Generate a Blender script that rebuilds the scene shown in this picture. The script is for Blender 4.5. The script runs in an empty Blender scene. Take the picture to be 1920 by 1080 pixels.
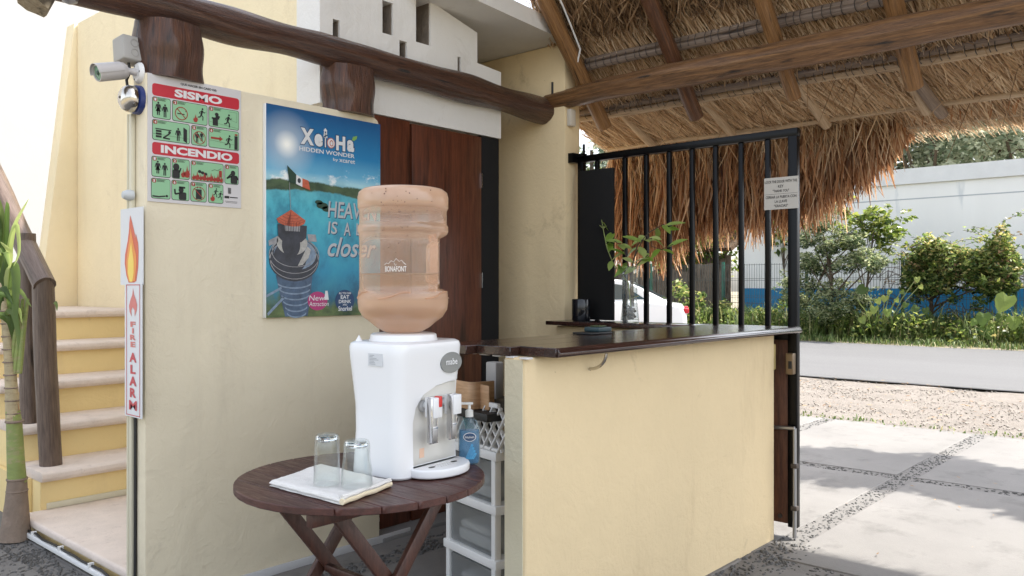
import bpy, bmesh, math, random
import numpy as np
from mathutils import Vector, Matrix, noise as mnoise
random.seed(7); rng = np.random.default_rng(7)
sc = bpy.context.scene
COL = sc.collection
R = math.radians
# ------------------------------------------------------------------ camera, sky, sun, exposure
EYE, FOC, HOR = 1.31, 1540.0, 538.0          # eye height (m), focal length and horizon row for a 1920 px wide frame
TH = math.atan(1370/1540)                    # angle between the view and the counter front (+X)
CT, ST = math.cos(TH), math.sin(TH)
cam = bpy.data.cameras.new('camera'); camo = bpy.data.objects.new('camera', cam); COL.objects.link(camo)
cam.sensor_width = 36; cam.lens = 36*FOC/1920; cam.shift_y = (HOR-540)/1920
cam.clip_start = .05; cam.clip_end = 500
camo.location = (0, 0, EYE); camo.rotation_euler = (R(90), 0, TH-R(90))
sc.camera = camo
SUN = Vector((.58, -.45, 1.0)).normalized()
w = bpy.data.worlds.new('World'); sc.world = w; w.use_nodes = True
nt = w.node_tree; bg = nt.nodes['Background']
sky = nt.nodes.new('ShaderNodeTexSky'); sky.sky_type = 'NISHITA'; sky.sun_disc = False
sky.sun_elevation = math.asin(SUN.z); sky.sun_rotation = math.atan2(SUN.x, SUN.y)
sky.dust_density = 3.0; sky.air_density = 1.0
hs = nt.nodes.new('ShaderNodeHueSaturation'); hs.inputs['Saturation'].default_value = .42
nt.links.new(sky.outputs[0], hs.inputs['Color']); nt.links.new(hs.outputs[0], bg.inputs[0]); bg.inputs[1].default_value = .15
sl = bpy.data.lights.new('sun', 'SUN'); sl.energy = 3.0; sl.angle = R(.5); sl.color = (1, .95, .87)
so = bpy.data.objects.new('sun', sl); COL.objects.link(so); so.location = (12, -8, 20)
so.rotation_euler = (-SUN).to_track_quat('-Z', 'Y').to_euler()
sc.view_settings.view_transform = 'Standard'; sc.view_settings.look = 'None'
sc.view_settings.gamma = 1; sc.view_settings.exposure = 1.80
try:
    sc.cycles.max_bounces = 10; sc.cycles.diffuse_bounces = 5; sc.cycles.transparent_max_bounces = 24
    sc.cycles.transmission_bounces = 10; sc.cycles.caustics_refractive = False; sc.cycles.caustics_reflective = False
    sc.cycles.sample_clamp_indirect = 4.0; sc.cycles.use_denoising = True
except Exception: pass
# ------------------------------------------------------------------ survey: measured sight lines -> points in the place
def ray(px, py):
    t = (px-960)/FOC
    return Vector((CT+t*ST, ST-t*CT, (HOR-py)/FOC))
O = Vector((0, 0, EYE))
def PD(px, py, d): return O+ray(px, py)*d
def PX(px, py, x): r = ray(px, py); return O+r*(x/r.x)
def PY(px, py, y): r = ray(px, py); return O+r*(y/r.y)
def PZ(px, py, z): r = ray(px, py); return O+r*((z-EYE)/r.z)
# ------------------------------------------------------------------ materials
MATS = {}
def nmat(name):
    m = bpy.data.materials.new(name); m.use_nodes = True; MATS[name] = m
    return m, m.node_tree, m.node_tree.nodes['Principled BSDF']
def node(t, ty, **kw):
    n = t.nodes.new(ty)
    for k, v in kw.items():
        if k in n.inputs.keys(): n.inputs[k].default_value = v
        else: setattr(n, k, v)
    return n
def ramp(t, fac, stops):
    r = t.nodes.new('ShaderNodeValToRGB'); e = r.color_ramp.elements
    while len(e) < len(stops): e.new(.5)
    for i, (p, c) in enumerate(stops): e[i].position = p; e[i].color = (*c, 1)
    t.links.new(fac, r.inputs[0]); return r.outputs[0]
def coords(t, kind='Object', scale=(1, 1, 1)):
    tc = t.nodes.new('ShaderNodeTexCoord'); mp = t.nodes.new('ShaderNodeMapping')
    mp.inputs['Scale'].default_value = scale; t.links.new(tc.outputs[kind], mp.inputs[0]); return mp.outputs[0]
def mul(c, k): return tuple(min(1, x*k) for x in c)
def mix(t, fac, a, b, mode='MIX'):
    m = t.nodes.new('ShaderNodeMix'); m.data_type = 'RGBA'; m.blend_type = mode
    for s, v in ((m.inputs[0], fac), (m.inputs[6], a), (m.inputs[7], b)):
        if hasattr(v, 'is_linked') or hasattr(v, 'links'): t.links.new(v, s)
        else: s.default_value = v if isinstance(v, (int, float)) else (*v[:3], 1)
    return m.outputs[2]
def surf(name, c, rough=.7, var=.12, scale=3, bump=.1, bscale=60, metal=0, stretch=(1, 1, 1), kind='Object', dark=None, spots=None, bdist=.01, coat=0, detail=6):
    """generic worn surface: base colour with two scales of mottling, optional dark patches, fine relief"""
    m, t, p = nmat(name); v = coords(t, kind, stretch)
    n1 = node(t, 'ShaderNodeTexNoise', Scale=scale, Detail=detail, Roughness=.65); t.links.new(v, n1.inputs['Vector'])
    col = ramp(t, n1.outputs['Fac'], [(.25, mul(c, 1-var)), (.75, mul(c, 1+var))])
    if dark:
        n3 = node(t, 'ShaderNodeTexNoise', Scale=scale*dark[2], Detail=8, Roughness=.7); t.links.new(v, n3.inputs['Vector'])
        f = ramp(t, n3.outputs['Fac'], [(dark[1], (0, 0, 0)), (min(1, dark[1]+.16), (1, 1, 1))])
        col = mix(t, f, col, dark[0])
    t.links.new(col, p.inputs['Base Color'])
    p.inputs['Roughness'].default_value = rough; p.inputs['Metallic'].default_value = metal
    if coat: p.inputs['Coat Weight'].default_value = coat; p.inputs['Coat Roughness'].default_value = .15
    if bump:
        n2 = node(t, 'ShaderNodeTexNoise', Scale=bscale, Detail=5, Roughness=.6); t.links.new(v, n2.inputs['Vector'])
        b = node(t, 'ShaderNodeBump', Strength=bump, Distance=bdist); t.links.new(n2.outputs['Fac'], b.inputs['Height']); t.links.new(b.outputs[0], p.inputs['Normal'])
    return m
def plain(name, c, rough=.5, metal=0, spec=.5, coat=0):
    m, t, p = nmat(name); p.inputs['Base Color'].default_value = (*c, 1); p.inputs['Roughness'].default_value = rough
    p.inputs['Metallic'].default_value = metal; p.inputs['Specular IOR Level'].default_value = spec
    if coat: p.inputs['Coat Weight'].default_value = coat
    return m
def wood(name, cols, rough=.35, kind='UV', stretch=(5, .8, 1), bump=.25, bscale=3, coat=0, knots=True):
    """long grain: noise stretched along the log or board"""
    m, t, p = nmat(name); v = coords(t, kind, stretch)
    n1 = node(t, 'ShaderNodeTexNoise', Scale=2.2, Detail=8, Roughness=.62, Distortion=.4); t.links.new(v, n1.inputs['Vector'])
    c = ramp(t, n1.outputs['Fac'], [(.28, cols[0]), (.5, cols[1]), (.72, cols[2])])
    n2 = node(t, 'ShaderNodeTexNoise', Scale=bscale*3, Detail=6, Roughness=.7); t.links.new(v, n2.inputs['Vector'])
    c = mix(t, .45, c, ramp(t, n2.outputs['Fac'], [(.3, mul(cols[0], .6)), (.65, cols[2])]))
    if knots:
        v2 = coords(t, kind, (stretch[0]*.5, stretch[1]*1.6, stretch[2]))
        n3 = node(t, 'ShaderNodeTexNoise', Scale=2.0, Detail=3); t.links.new(v2, n3.inputs['Vector'])
        f = ramp(t, n3.outputs['Fac'], [(.62, (0, 0, 0)), (.72, (1, 1, 1))])
        c = mix(t, f, c, mul(cols[0], .45))
    t.links.new(c, p.inputs['Base Color']); p.inputs['Roughness'].default_value = rough
    rr = ramp(t, n2.outputs['Fac'], [(.3, (rough*1.5,)*3), (.7, (rough*.75,)*3)]); t.links.new(rr, p.inputs['Roughness'])
    if coat: p.inputs['Coat Weight'].default_value = coat; p.inputs['Coat Roughness'].default_value = .2
    b = node(t, 'ShaderNodeBump', Strength=bump, Distance=.01); t.links.new(n2.outputs['Fac'], b.inputs['Height']); t.links.new(b.outputs[0], p.inputs['Normal'])
    return m
def blade(name, stops, trans=.35, rough=.6):
    """leaves and straw: per-piece tone from the 'tone' attribute, light passes through"""
    m, t, p = nmat(name)
    a = node(t, 'ShaderNodeAttribute', attribute_name='tone')
    c = ramp(t, a.outputs['Fac'], stops); t.links.new(c, p.inputs['Base Color']); p.inputs['Roughness'].default_value = rough
    tr = t.nodes.new('ShaderNodeBsdfTranslucent'); t.links.new(c, tr.inputs[0])
    mx = node(t, 'ShaderNodeMixShader', Fac=trans); t.links.new(p.outputs[0], mx.inputs[1]); t.links.new(tr.outputs[0], mx.inputs[2])
    t.links.new(mx.outputs[0], t.nodes['Material Output'].inputs[0]); return m
def glassy(name, c, rough=0.0, ior=1.45):
    m, t, p = nmat(name); p.inputs['Base Color'].default_value = (*c, 1); p.inputs['Transmission Weight'].default_value = 1
    p.inputs['Roughness'].default_value = rough; p.inputs['IOR'].default_value = ior
    return m
def thin(name, tint, gloss=.1, body=None, bodyf=.0, rough=.05):
    """thin clear wall: tinted see-through, fresnel sheen, some milky body"""
    m, t, p = nmat(name)
    tr = t.nodes.new('ShaderNodeBsdfTransparent'); tr.inputs[0].default_value = (*tint, 1)
    gl = node(t, 'ShaderNodeBsdfGlossy', Roughness=rough)
    lw = node(t, 'ShaderNodeLayerWeight', Blend=.5); pw_ = node(t, 'ShaderNodeMath', operation='POWER'); t.links.new(lw.outputs['Facing'], pw_.inputs[0]); pw_.inputs[1].default_value = 4
    fr = node(t, 'ShaderNodeMath', operation='MULTIPLY_ADD'); t.links.new(pw_.outputs[0], fr.inputs[0]); fr.inputs[1].default_value = .9; fr.inputs[2].default_value = .05
    m1 = t.nodes.new('ShaderNodeMixShader'); t.links.new(fr.outputs[0], m1.inputs[0]); t.links.new(tr.outputs[0], m1.inputs[1]); t.links.new(gl.outputs[0], m1.inputs[2])
    out = m1.outputs[0]
    if body:
        df = t.nodes.new('ShaderNodeBsdfDiffuse'); df.inputs[0].default_value = (*body, 1)
        tl = t.nodes.new('ShaderNodeBsdfTranslucent'); tl.inputs[0].default_value = (*body, 1)
        ms = node(t, 'ShaderNodeMixShader', Fac=.5); t.links.new(df.outputs[0], ms.inputs[1]); t.links.new(tl.outputs[0], ms.inputs[2])
        m2 = node(t, 'ShaderNodeMixShader', Fac=bodyf); t.links.new(out, m2.inputs[1]); t.links.new(ms.outputs[0], m2.inputs[2]); out = m2.outputs[0]
    t.links.new(out, t.nodes['Material Output'].inputs[0]); return m

def plaster(name, c, stain, k=1.0):
    """hand trowelled paint: cloudy tone, run stains, scuffs and specks, uneven relief"""
    m, t, p = nmat(name); v = coords(t); vs_ = coords(t, 'Object', (1, 1, .18))
    def nz(vec, s, d=6, r=.65, dist=0):
        n = node(t, 'ShaderNodeTexNoise', Scale=s, Detail=d, Roughness=r, Distortion=dist); t.links.new(vec, n.inputs['Vector']); return n.outputs['Fac']
    col = ramp(t, nz(v, 1.4), [(.3, mul(c, .95)), (.7, mul(c, 1.04))])
    f = ramp(t, nz(vs_, 3.2, 8, .7), [(.54, (0, 0, 0)), (.78, (.55*k,)*3)]); col = mix(t, f, col, stain)
    f = ramp(t, nz(v, 2.3, 10, .75, .6), [(.60, (0, 0, 0)), (.70, (.40*k,)*3)]); col = mix(t, f, col, mul(stain, .85))
    f = ramp(t, nz(v, 34, 3, .5), [(.75, (0, 0, 0)), (.80, (.45*k,)*3)]); col = mix(t, f, col, mul(stain, .5))
    t.links.new(col, p.inputs['Base Color']); p.inputs['Roughness'].default_value = .82
    b1 = node(t, 'ShaderNodeBump', Strength=.45, Distance=.012); t.links.new(nz(v, 9, 4, .6, .8), b1.inputs['Height'])
    b2 = node(t, 'ShaderNodeBump', Strength=.45, Distance=.004); t.links.new(nz(v, 60, 5, .65), b2.inputs['Height']); t.links.new(b1.outputs[0], b2.inputs['Normal']); t.links.new(b2.outputs[0], p.inputs['Normal'])
    return m
yellow = plaster('yellow_plaster', (.77, .615, .375), (.55, .41, .23), 1.35)
stair_y = plaster('stair_yellow_lit', (.82, .64, .31), (.62, .47, .26))  # this and the next: wall yellow lightened to carry the stairs' stronger daylight
stair_c = plaster('stair_wall_lit', (.83, .71, .47), (.62, .50, .31), .7)
cream = plaster('cream_plaster', (.74, .66, .49), (.57, .50, .37))
pale_end = plaster('pale_plaster', (.70, .64, .47), (.54, .50, .38))
white_pl = plaster('white_plaster', (.79, .775, .74), (.55, .51, .45), .8)
stone = surf('tread_stone', (.70, .60, .52), .8, .10, 9, .5, 70, dark=((.52, .43, .37), .58, 1.5), bdist=.006)
concrete = surf('concrete', (.165, .158, .150), .85, .16, 1.4, .4, 90, dark=((.112, .107, .10), .54, 2.2), bdist=.004)
mortar = surf('strip_mortar', (.150, .143, .135), .9, .12, 6, .5, 90)
asphalt = surf('asphalt', (.105, .105, .107), .9, .13, .8, .6, 160, stretch=(1, .15, 1), dark=((.075, .075, .076), .58, 2.0))
gravel = surf('gravel_dirt', (.200, .176, .153), .95, .2, 5, .9, 55, dark=((.13, .10, .08), .57, 3.5), bdist=.03)
earth = surf('earth', (.22, .19, .13), .95, .25, 2, .7, 20)
pebble_m = surf('pebble', (.085, .083, .08), .75, .45, 30, .1, 90)
darklog = wood('dark_log', [(.010, .0035, .002), (.065, .021, .009), (.21, .080, .032)], .38, stretch=(13, 1.2, 1), coat=.45, bump=1.6)
beamlog = wood('beam_log', [(.025, .009, .003), (.17, .07, .02), (.46, .235, .09)], .42, stretch=(12, 1.2, 1), coat=.3, bump=1.3)
orangelog = wood('orange_log', [(.07, .025, .007), (.33, .145, .042), (.60, .33, .13)], .42, stretch=(12, 1.2, 1), coat=.3, bump=1.3)
redlog = wood('red_log', [(.010, .004, .002), (.075, .022, .009), (.34, .14, .05)], .40, stretch=(12, 1.2, 1), coat=.3, bump=1.3)
palelog = wood('pale_pole', [(.30, .19, .11), (.50, .36, .23), (.66, .52, .38)], .7, stretch=(7, 1.2, 1), bump=.5)
greylog = wood('grey_pole', [(.09, .06, .045), (.20, .145, .11), (.36, .28, .22)], .7, bump=.4)
barklog = wood('bark_log', [(.16, .12, .07), (.34, .27, .17), (.52, .44, .32)], .8, stretch=(3, 2, 1), bump=.8)
railwood = wood('rail_wood', [(.045, .026, .018), (.105, .068, .05), (.20, .145, .115)], .42, coat=.15, bump=.3)
doorwood = wood('door_wood', [(.030, .008, .004), (.095, .025, .011), (.165, .05, .022)], .36, 'Object', (9, 9, .7), .12, coat=.1)
tablewood = wood('table_wood', [(.022, .007, .005), (.058, .018, .013), (.10, .036, .027)], .42, 'Object', (10, 1.2, 10), .15, coat=.05, knots=False)
legwood = wood('leg_wood', [(.02, .007, .004), (.055, .02, .013), (.10, .038, .024)], .4, 'Object', (9, 9, 2), .15, knots=False)
slabwood = wood('slab_wood', [(.010, .005, .004), (.032, .013, .010), (.075, .033, .024)], .16, 'Object', (1.1, 9, 9), .06, coat=.5, knots=False)
gatewood = wood('gate_wood', [(.022, .009, .005), (.09, .03, .013), (.20, .075, .03)], .5, 'Object', (9, 6, .8), .2)
plywood = wood('light_plywood', [(.38, .20, .09), (.54, .32, .17), (.62, .40, .24)], .4, 'Object', (1.5, 1.5, 14), .05, knots=False)
straw = blade('straw', [(0, (.055, .028, .012)), (.3, (.29, .165, .075)), (.65, (.66, .46, .27)), (1, (.86, .70, .50))], .35)
straw_red = blade('fringe_straw', [(0, (.06, .02, .008)), (.4, (.33, .155, .07)), (.75, (.58, .33, .17)), (1, (.76, .56, .37))], .55)
straw_base = surf('thatch_mat', (.075, .045, .024), .95, .4, 14, .8, 60, stretch=(1, 6, 1))
straw_base_lit = surf('eave_mat_lit', (.36, .235, .13), .95, .5, 9, .8, 60, stretch=(1, 7, 1), dark=((.10, .058, .028), .55, 2))  # lit copy of the thatch mat, ground bounce put into the colour
blackm = plain('black_gate_paint', (.002, .002, .0025), .30, 0, .22)
blackwood = surf('black_board', (.002, .0018, .0018), .85, .3, 4, .1, 40)
white_pla = plain('white_plastic', (.80, .81, .82), .22)
white_soft = plain('white_matte', (.78, .78, .77), .5)
grey_pla = plain('grey_plastic', (.40, .39, .37), .5)
cam_white = plain('camera_white', (.52, .50, .49), .35)
chrome = plain('chrome', (.62, .62, .64), .14, 1)
steel = plain('brushed_steel', (.42, .42, .43), .38, 1)
brass = plain('bell_metal', (.55, .52, .47), .18, 1)
panelm = plain('dispenser_front', (.66, .645, .60), .35, .08)
blue_pla = plain('blue_paint', (.018, .035, .16), .4)
red_pla = plain('red_plastic', (.62, .03, .025), .35)
rubber = plain('black_rubber', (.012, .012, .012), .5)
lens = plain('lens_glass', (.01, .05, .03), .05)
ledring = plain('led_ring', (.16, .30, .20), .15)
cable_w = plain('cable_cream', (.62, .58, .44), .5)
cable_g = plain('cable_grey', (.50, .50, .50), .5)
tin = plain('steel_grey_paint', (.07, .055, .045), .45, .3)
glass = thin('clear_glass', (.955, .97, .965), body=(.8, .85, .86), bodyf=.025, rough=.02)
water = glassy('water', (.95, .975, .985), 0, 1.33)
def jugmat():
    """tinted jug wall: milky where the plastic is textured, clearer in between, denser towards the rim of the view"""
    m, t, p = nmat('jug_plastic'); tc = t.nodes.new('ShaderNodeTexCoord'); sx = t.nodes.new('ShaderNodeSeparateXYZ'); t.links.new(tc.outputs['Object'], sx.inputs[0])
    mr = node(t, 'ShaderNodeMath', operation='MULTIPLY'); t.links.new(sx.outputs[2], mr.inputs[0]); mr.inputs[1].default_value = 2.0
    g = lambda q: (q, q, q)
    z = ramp(t, mr.outputs[0], [(.0, g(.30)), (.10, g(.42)), (.21, g(.46)), (.285, g(.20)), (.40, g(.15)), (.57, g(.17)), (.635, g(.34)), (.69, g(.34)), (.73, g(.18)), (.78, g(.22)), (.82, g(.46)), (.93, g(.58))])
    lw = node(t, 'ShaderNodeLayerWeight', Blend=.5); pw_ = node(t, 'ShaderNodeMath', operation='POWER'); t.links.new(lw.outputs['Facing'], pw_.inputs[0]); pw_.inputs[1].default_value = 2.2
    ed = node(t, 'ShaderNodeMath', operation='MULTIPLY_ADD'); t.links.new(pw_.outputs[0], ed.inputs[0]); ed.inputs[1].default_value = .45; t.links.new(z, ed.inputs[2])
    tr = t.nodes.new('ShaderNodeBsdfTransparent'); tr.inputs[0].default_value = (1, .92, .85, 1)
    gl = node(t, 'ShaderNodeBsdfGlossy', Roughness=.09); pw2 = node(t, 'ShaderNodeMath', operation='POWER'); t.links.new(lw.outputs['Facing'], pw2.inputs[0]); pw2.inputs[1].default_value = 4
    fr = node(t, 'ShaderNodeMath', operation='MULTIPLY_ADD'); t.links.new(pw2.outputs[0], fr.inputs[0]); fr.inputs[1].default_value = .7; fr.inputs[2].default_value = .06
    nz = node(t, 'ShaderNodeTexNoise', Scale=260, Detail=3); t.links.new(tc.outputs['Object'], nz.inputs['Vector']); nz2 = node(t, 'ShaderNodeTexNoise', Scale=14, Detail=4); t.links.new(tc.outputs['Object'], nz2.inputs['Vector'])
    b = node(t, 'ShaderNodeBump', Strength=.25, Distance=.002); t.links.new(nz.outputs['Fac'], b.inputs['Height']); b2 = node(t, 'ShaderNodeBump', Strength=.35, Distance=.006); t.links.new(nz2.outputs['Fac'], b2.inputs['Height']); t.links.new(b.outputs[0], b2.inputs['Normal']); t.links.new(b2.outputs[0], gl.inputs['Normal'])
    df = t.nodes.new('ShaderNodeBsdfDiffuse'); df.inputs[0].default_value = (1, .73, .53, 1); t.links.new(b2.outputs[0], df.inputs['Normal'])
    tl = t.nodes.new('ShaderNodeBsdfTranslucent'); tl.inputs[0].default_value = (1, .70, .50, 1)
    ms = node(t, 'ShaderNodeMixShader', Fac=.5); t.links.new(df.outputs[0], ms.inputs[1]); t.links.new(tl.outputs[0], ms.inputs[2])
    m2 = t.nodes.new('ShaderNodeMixShader'); t.links.new(ed.outputs[0], m2.inputs[0]); t.links.new(tr.outputs[0], m2.inputs[1]); t.links.new(ms.outputs[0], m2.inputs[2])
    m1 = t.nodes.new('ShaderNodeMixShader'); t.links.new(fr.outputs[0], m1.inputs[0]); t.links.new(m2.outputs[0], m1.inputs[1]); t.links.new(gl.outputs[0], m1.inputs[2])
    t.links.new(m1.outputs[0], t.nodes['Material Output'].inputs[0]); return m
jug = jug_f = jugmat()
drawer_pl = thin('drawer_plastic', (.80, .82, .83), body=(.55, .57, .58), bodyf=.35, rough=.2)
soap_pl = thin('soap_plastic', (.84, .93, .97), body=(.6, .75, .85), bodyf=.10)
towelm = surf('towel', (.86, .84, .80), .95, .04, 30, 1.0, 240, bdist=.006)
paper = plain('paper_white', (.72, .71, .70), .45)
ink = plain('black_ink', (.012, .012, .013), .5)
redink = plain('red_ink', (.50, .018, .035), .4)
redink2 = plain('dark_red_ink', (.33, .03, .02), .5)
greenp = plain('panel_green', (.27, .52, .30), .45)
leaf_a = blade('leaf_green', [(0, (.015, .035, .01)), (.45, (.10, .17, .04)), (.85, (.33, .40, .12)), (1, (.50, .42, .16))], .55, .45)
leaf_b = blade('leaf_grey_green', [(0, (.02, .04, .015)), (.5, (.13, .19, .08)), (1, (.52, .54, .30))], .55, .45)
leaf_c = blade('leaf_yellow_green', [(0, (.03, .06, .01)), (.5, (.15, .23, .035)), (1, (.42, .45, .11))], .45, .4)
leaf_v = blade('leaf_variegated', [(0, (.06, .15, .02)), (.5, (.24, .40, .06)), (1, (.62, .68, .28))], .5, .35)
cane_tan = surf('cane_tan', (.40, .33, .20), .7, .25, 9, .4, 30, dark=((.20, .14, .08), .55, 1.6), stretch=(1, 1, 3))
leaf_far = blade('leaf_far', [(0, (.06, .085, .055)), (.5, (.20, .26, .17)), (1, (.46, .50, .38))], .5, .6)
grassm = blade('grass', [(0, (.03, .055, .012)), (.5, (.12, .19, .045)), (.8, (.26, .28, .10)), (1, (.46, .40, .22))], .35, .6)
twig = surf('twig_bark', (.085, .062, .042), .9, .3, 20, .4, 60)
greenstem = surf('green_stem', (.22, .27, .08), .55, .25, 7, .4, 30, dark=((.34, .27, .16), .50, 1.5), stretch=(1, 1, 2.5))
ringbase = surf('palm_base', (.23, .175, .135), .9, .25, 12, .8, 50)
carpaint = plain('white_car_paint', (.78, .79, .80), .2, 0, .5, .6)
carglass = plain('car_glass', (.03, .06, .08), .05)
taillight = plain('tail_lamp', (.5, .02, .03), .2)
bluewall = surf('blue_wall_paint', (.018, .20, .40), .8, .08, 3, .2, 20, dark=((.35, .48, .58), .70, 1.2), stretch=(1, .4, 3))
farwhite = surf('far_white_wall', (.82, .81, .78), .85, .03, .8, .1, 10, dark=((.52, .55, .57), .6, 1.2), stretch=(1, 2, .3))
farcap = surf('far_wall_cap', (.68, .68, .67), .85, .06, 3, .1, 10)
sunwhite = surf('sunlit_stand_in_white', (.33, .327, .322), .9, .03, 1, .15, 12)  # white stands for plaster in full sun beyond the stairs
wirem = plain('fence_wire', (.10, .11, .10), .5, .6)
greenpost = plain('green_fence_post', (.015, .10, .065), .4)
shedwood = wood('shed_wood', [(.04, .03, .022), (.12, .09, .065), (.25, .19, .14)], .8, 'Object', (6, 6, 1), .3)
deadleaf = blade('dead_leaf', [(0, (.10, .05, .02)), (.5, (.24, .14, .06)), (1, (.38, .26, .13))], .1, .8)
# ------------------------------------------------------------------ mesh helpers
class MB:
    def __init__(s): s.v = []; s.f = []; s.uv = []; s.tone = []; s.smooth = False
    def add(s, vs, fs, uvs=None, tone=None):
        o = len(s.v); s.v += [tuple(p) for p in vs]
        for i, f in enumerate(fs):
            s.f.append(tuple(o+j for j in f)); s.uv.append(uvs[i] if uvs else None)
        if tone is not None: s.tone += [tone]*len(vs)
        return s
    def box(s, a, b, M=None):
        (x0, y0, z0), (x1, y1, z1) = a, b
        vs = [Vector(p) for p in ((x0,y0,z0),(x1,y0,z0),(x1,y1,z0),(x0,y1,z0),(x0,y0,z1),(x1,y0,z1),(x1,y1,z1),(x0,y1,z1))]
        if M: vs = [M@p for p in vs]
        return s.add(vs, [(0,3,2,1),(4,5,6,7),(0,1,5,4),(1,2,6,5),(2,3,7,6),(3,0,4,7)])
    def bar(s, p, q, wd, th, up=Vector((0, 0, 1))):
        p, q = Vector(p), Vector(q); d = (q-p); L = d.length; d.normalize()
        r = d.cross(up); r.normalize(); u = r.cross(d)
        M = Matrix((r, d, u)).transposed().to_4x4(); M.translation = p
        return s.box((-wd/2, 0, -th/2), (wd/2, L, th/2), M)
    def tube(s, pts, rad, n=10, cap=True, wob=0, seed=0, lump=0):
        pts = [Vector(p) for p in pts]
        if isinstance(rad, (int, float)): rad = [rad]*len(pts)
        prev = None; vs = []; L = 0; lens_ = []
        for i, p in enumerate(pts):
            a = pts[max(0, i-1)]; b = pts[min(len(pts)-1, i+1)]; d = (b-a).normalized()
            if prev is None:
                ref = Vector((0, 0, 1)) if abs(d.z) < .9 else Vector((1, 0, 0)); u = d.cross(ref).normalized()
            else: u = (prev-d*prev.dot(d)).normalized()
            prev = u; w_ = d.cross(u)
            if i: L += (p-pts[i-1]).length
            lens_.append(L)
            for k in range(n):
                t = 2*math.pi*k/n; rr = rad[i]
                if wob: rr *= 1+wob*mnoise.noise(Vector((math.cos(t)*1.3+seed*7.1, math.sin(t)*1.3, L*3.1+seed)))
                if wob: rr *= 1+.35*wob*mnoise.noise(Vector((math.cos(t)*4.5+seed, math.sin(t)*4.5, L*1.6+seed*2)))
                if lump: rr *= 1+lump*mnoise.noise(Vector((math.cos(t)*.6+seed*3.3, math.sin(t)*.6+5, L*1.3+seed)))
                vs.append(p+(u*math.cos(t)+w_*math.sin(t))*rr)
        fs, uvs = [], []
        for i in range(len(pts)-1):
            for k in range(n):
                k2 = (k+1) % n
                fs.append((i*n+k, i*n+k2, (i+1)*n+k2, (i+1)*n+k))
                u0, u1 = k/n, (k+1)/n
                uvs.append([(u0, lens_[i]+seed*3), (u1, lens_[i]+seed*3), (u1, lens_[i+1]+seed*3), (u0, lens_[i+1]+seed*3)])
        if cap:
            fs.append(tuple(range(n-1, -1, -1))); uvs.append([(.5+.2*math.cos(2*math.pi*k/n), seed+.2*math.sin(2*math.pi*k/n)) for k in range(n-1, -1, -1)])
            e = (len(pts)-1)*n; fs.append(tuple(range(e, e+n))); uvs.append([(.5+.2*math.cos(2*math.pi*k/n), seed+.2*math.sin(2*math.pi*k/n)) for k in range(n)])
        return s.add(vs, fs, uvs)
    def lathe(s, prof, n=32, M=None, a0=0, a1=2*math.pi):
        full = abs(a1-a0-2*math.pi) < 1e-6; m = n if full else n+1; vs = []
        for r, z in prof:
            for k in range(m):
                t = a0+(a1-a0)*k/n; p = Vector((r*math.cos(t), r*math.sin(t), z)); vs.append(M@p if M else p)
        fs = []
        for i in range(len(prof)-1):
            for k in range(n):
                k2 = (k+1) % m; fs.append((i*m+k, i*m+k2, (i+1)*m+k2, (i+1)*m+k))
        return s.add(vs, fs)
    def prism(s, poly, f, h0, h1):
        """poly: 2D points (counter-clockwise seen from +h); f(u, v, h) -> 3D point"""
        n = len(poly); vs = [f(u, v, h0) for u, v in poly]+[f(u, v, h1) for u, v in poly]
        fs = [tuple(range(n-1, -1, -1)), tuple(range(n, 2*n))]+[(i, (i+1) % n, n+(i+1) % n, n+i) for i in range(n)]
        return s.add(vs, fs)
def link(name, me, mat, parent=None):
    o = bpy.data.objects.new(name, me); COL.objects.link(o)
    if mat: me.materials.append(mat)
    if parent:
        o.parent = parent
        if parent.get('_local'): o['_local'] = 1
        else: o.matrix_parent_inverse = parent_world(parent).inverted()
    return o
def parent_world(p):
    M = Matrix.LocRotScale(p.location, p.rotation_euler, p.scale)
    if p.parent: M = parent_world(p.parent)@p.matrix_parent_inverse@M
    return M
def build(name, mb, mat, parent=None, smooth=False, bevel=0, seg=2, weld=True, kind=None, label=None, auto=None):
    me = bpy.data.meshes.new(name); me.from_pydata(mb.v, [], mb.f)
    if any(u is not None for u in mb.uv):
        ul = me.uv_layers.new(name='UVMap'); flat = []
        for f, u in zip(mb.f, mb.uv):
            for c in (u or [(0, 0)]*len(f)): flat += c
        ul.data.foreach_set('uv', flat)
    if len(mb.tone) == len(mb.v) and mb.tone:
        a = me.attributes.new('tone', 'FLOAT', 'POINT'); a.data.foreach_set('value', mb.tone)
    if len(mb.f) < 20000 and not (mb.tone):
        bm = bmesh.new(); bm.from_mesh(me); bmesh.ops.recalc_face_normals(bm, faces=bm.faces)
        if bevel:
            bmesh.ops.remove_doubles(bm, verts=bm.verts, dist=1e-5)
            ed = [e for e in bm.edges if len(e.link_faces) == 2 and e.calc_face_angle(0) > R(25)]
            bmesh.ops.bevel(bm, geom=ed, offset=bevel, segments=seg, affect='EDGES', profile=.5, clamp_overlap=True)
        bm.to_mesh(me); bm.free(); smooth = True
    if smooth:
        me.polygons.foreach_set('use_smooth', [True]*len(me.polygons))
        try: me.set_sharp_from_angle(angle=R(auto or 40))
        except Exception: pass
    o = link(name, me, mat, parent)
    if kind: o['kind'] = kind
    if label: o['label'] = label
    return o
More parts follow.
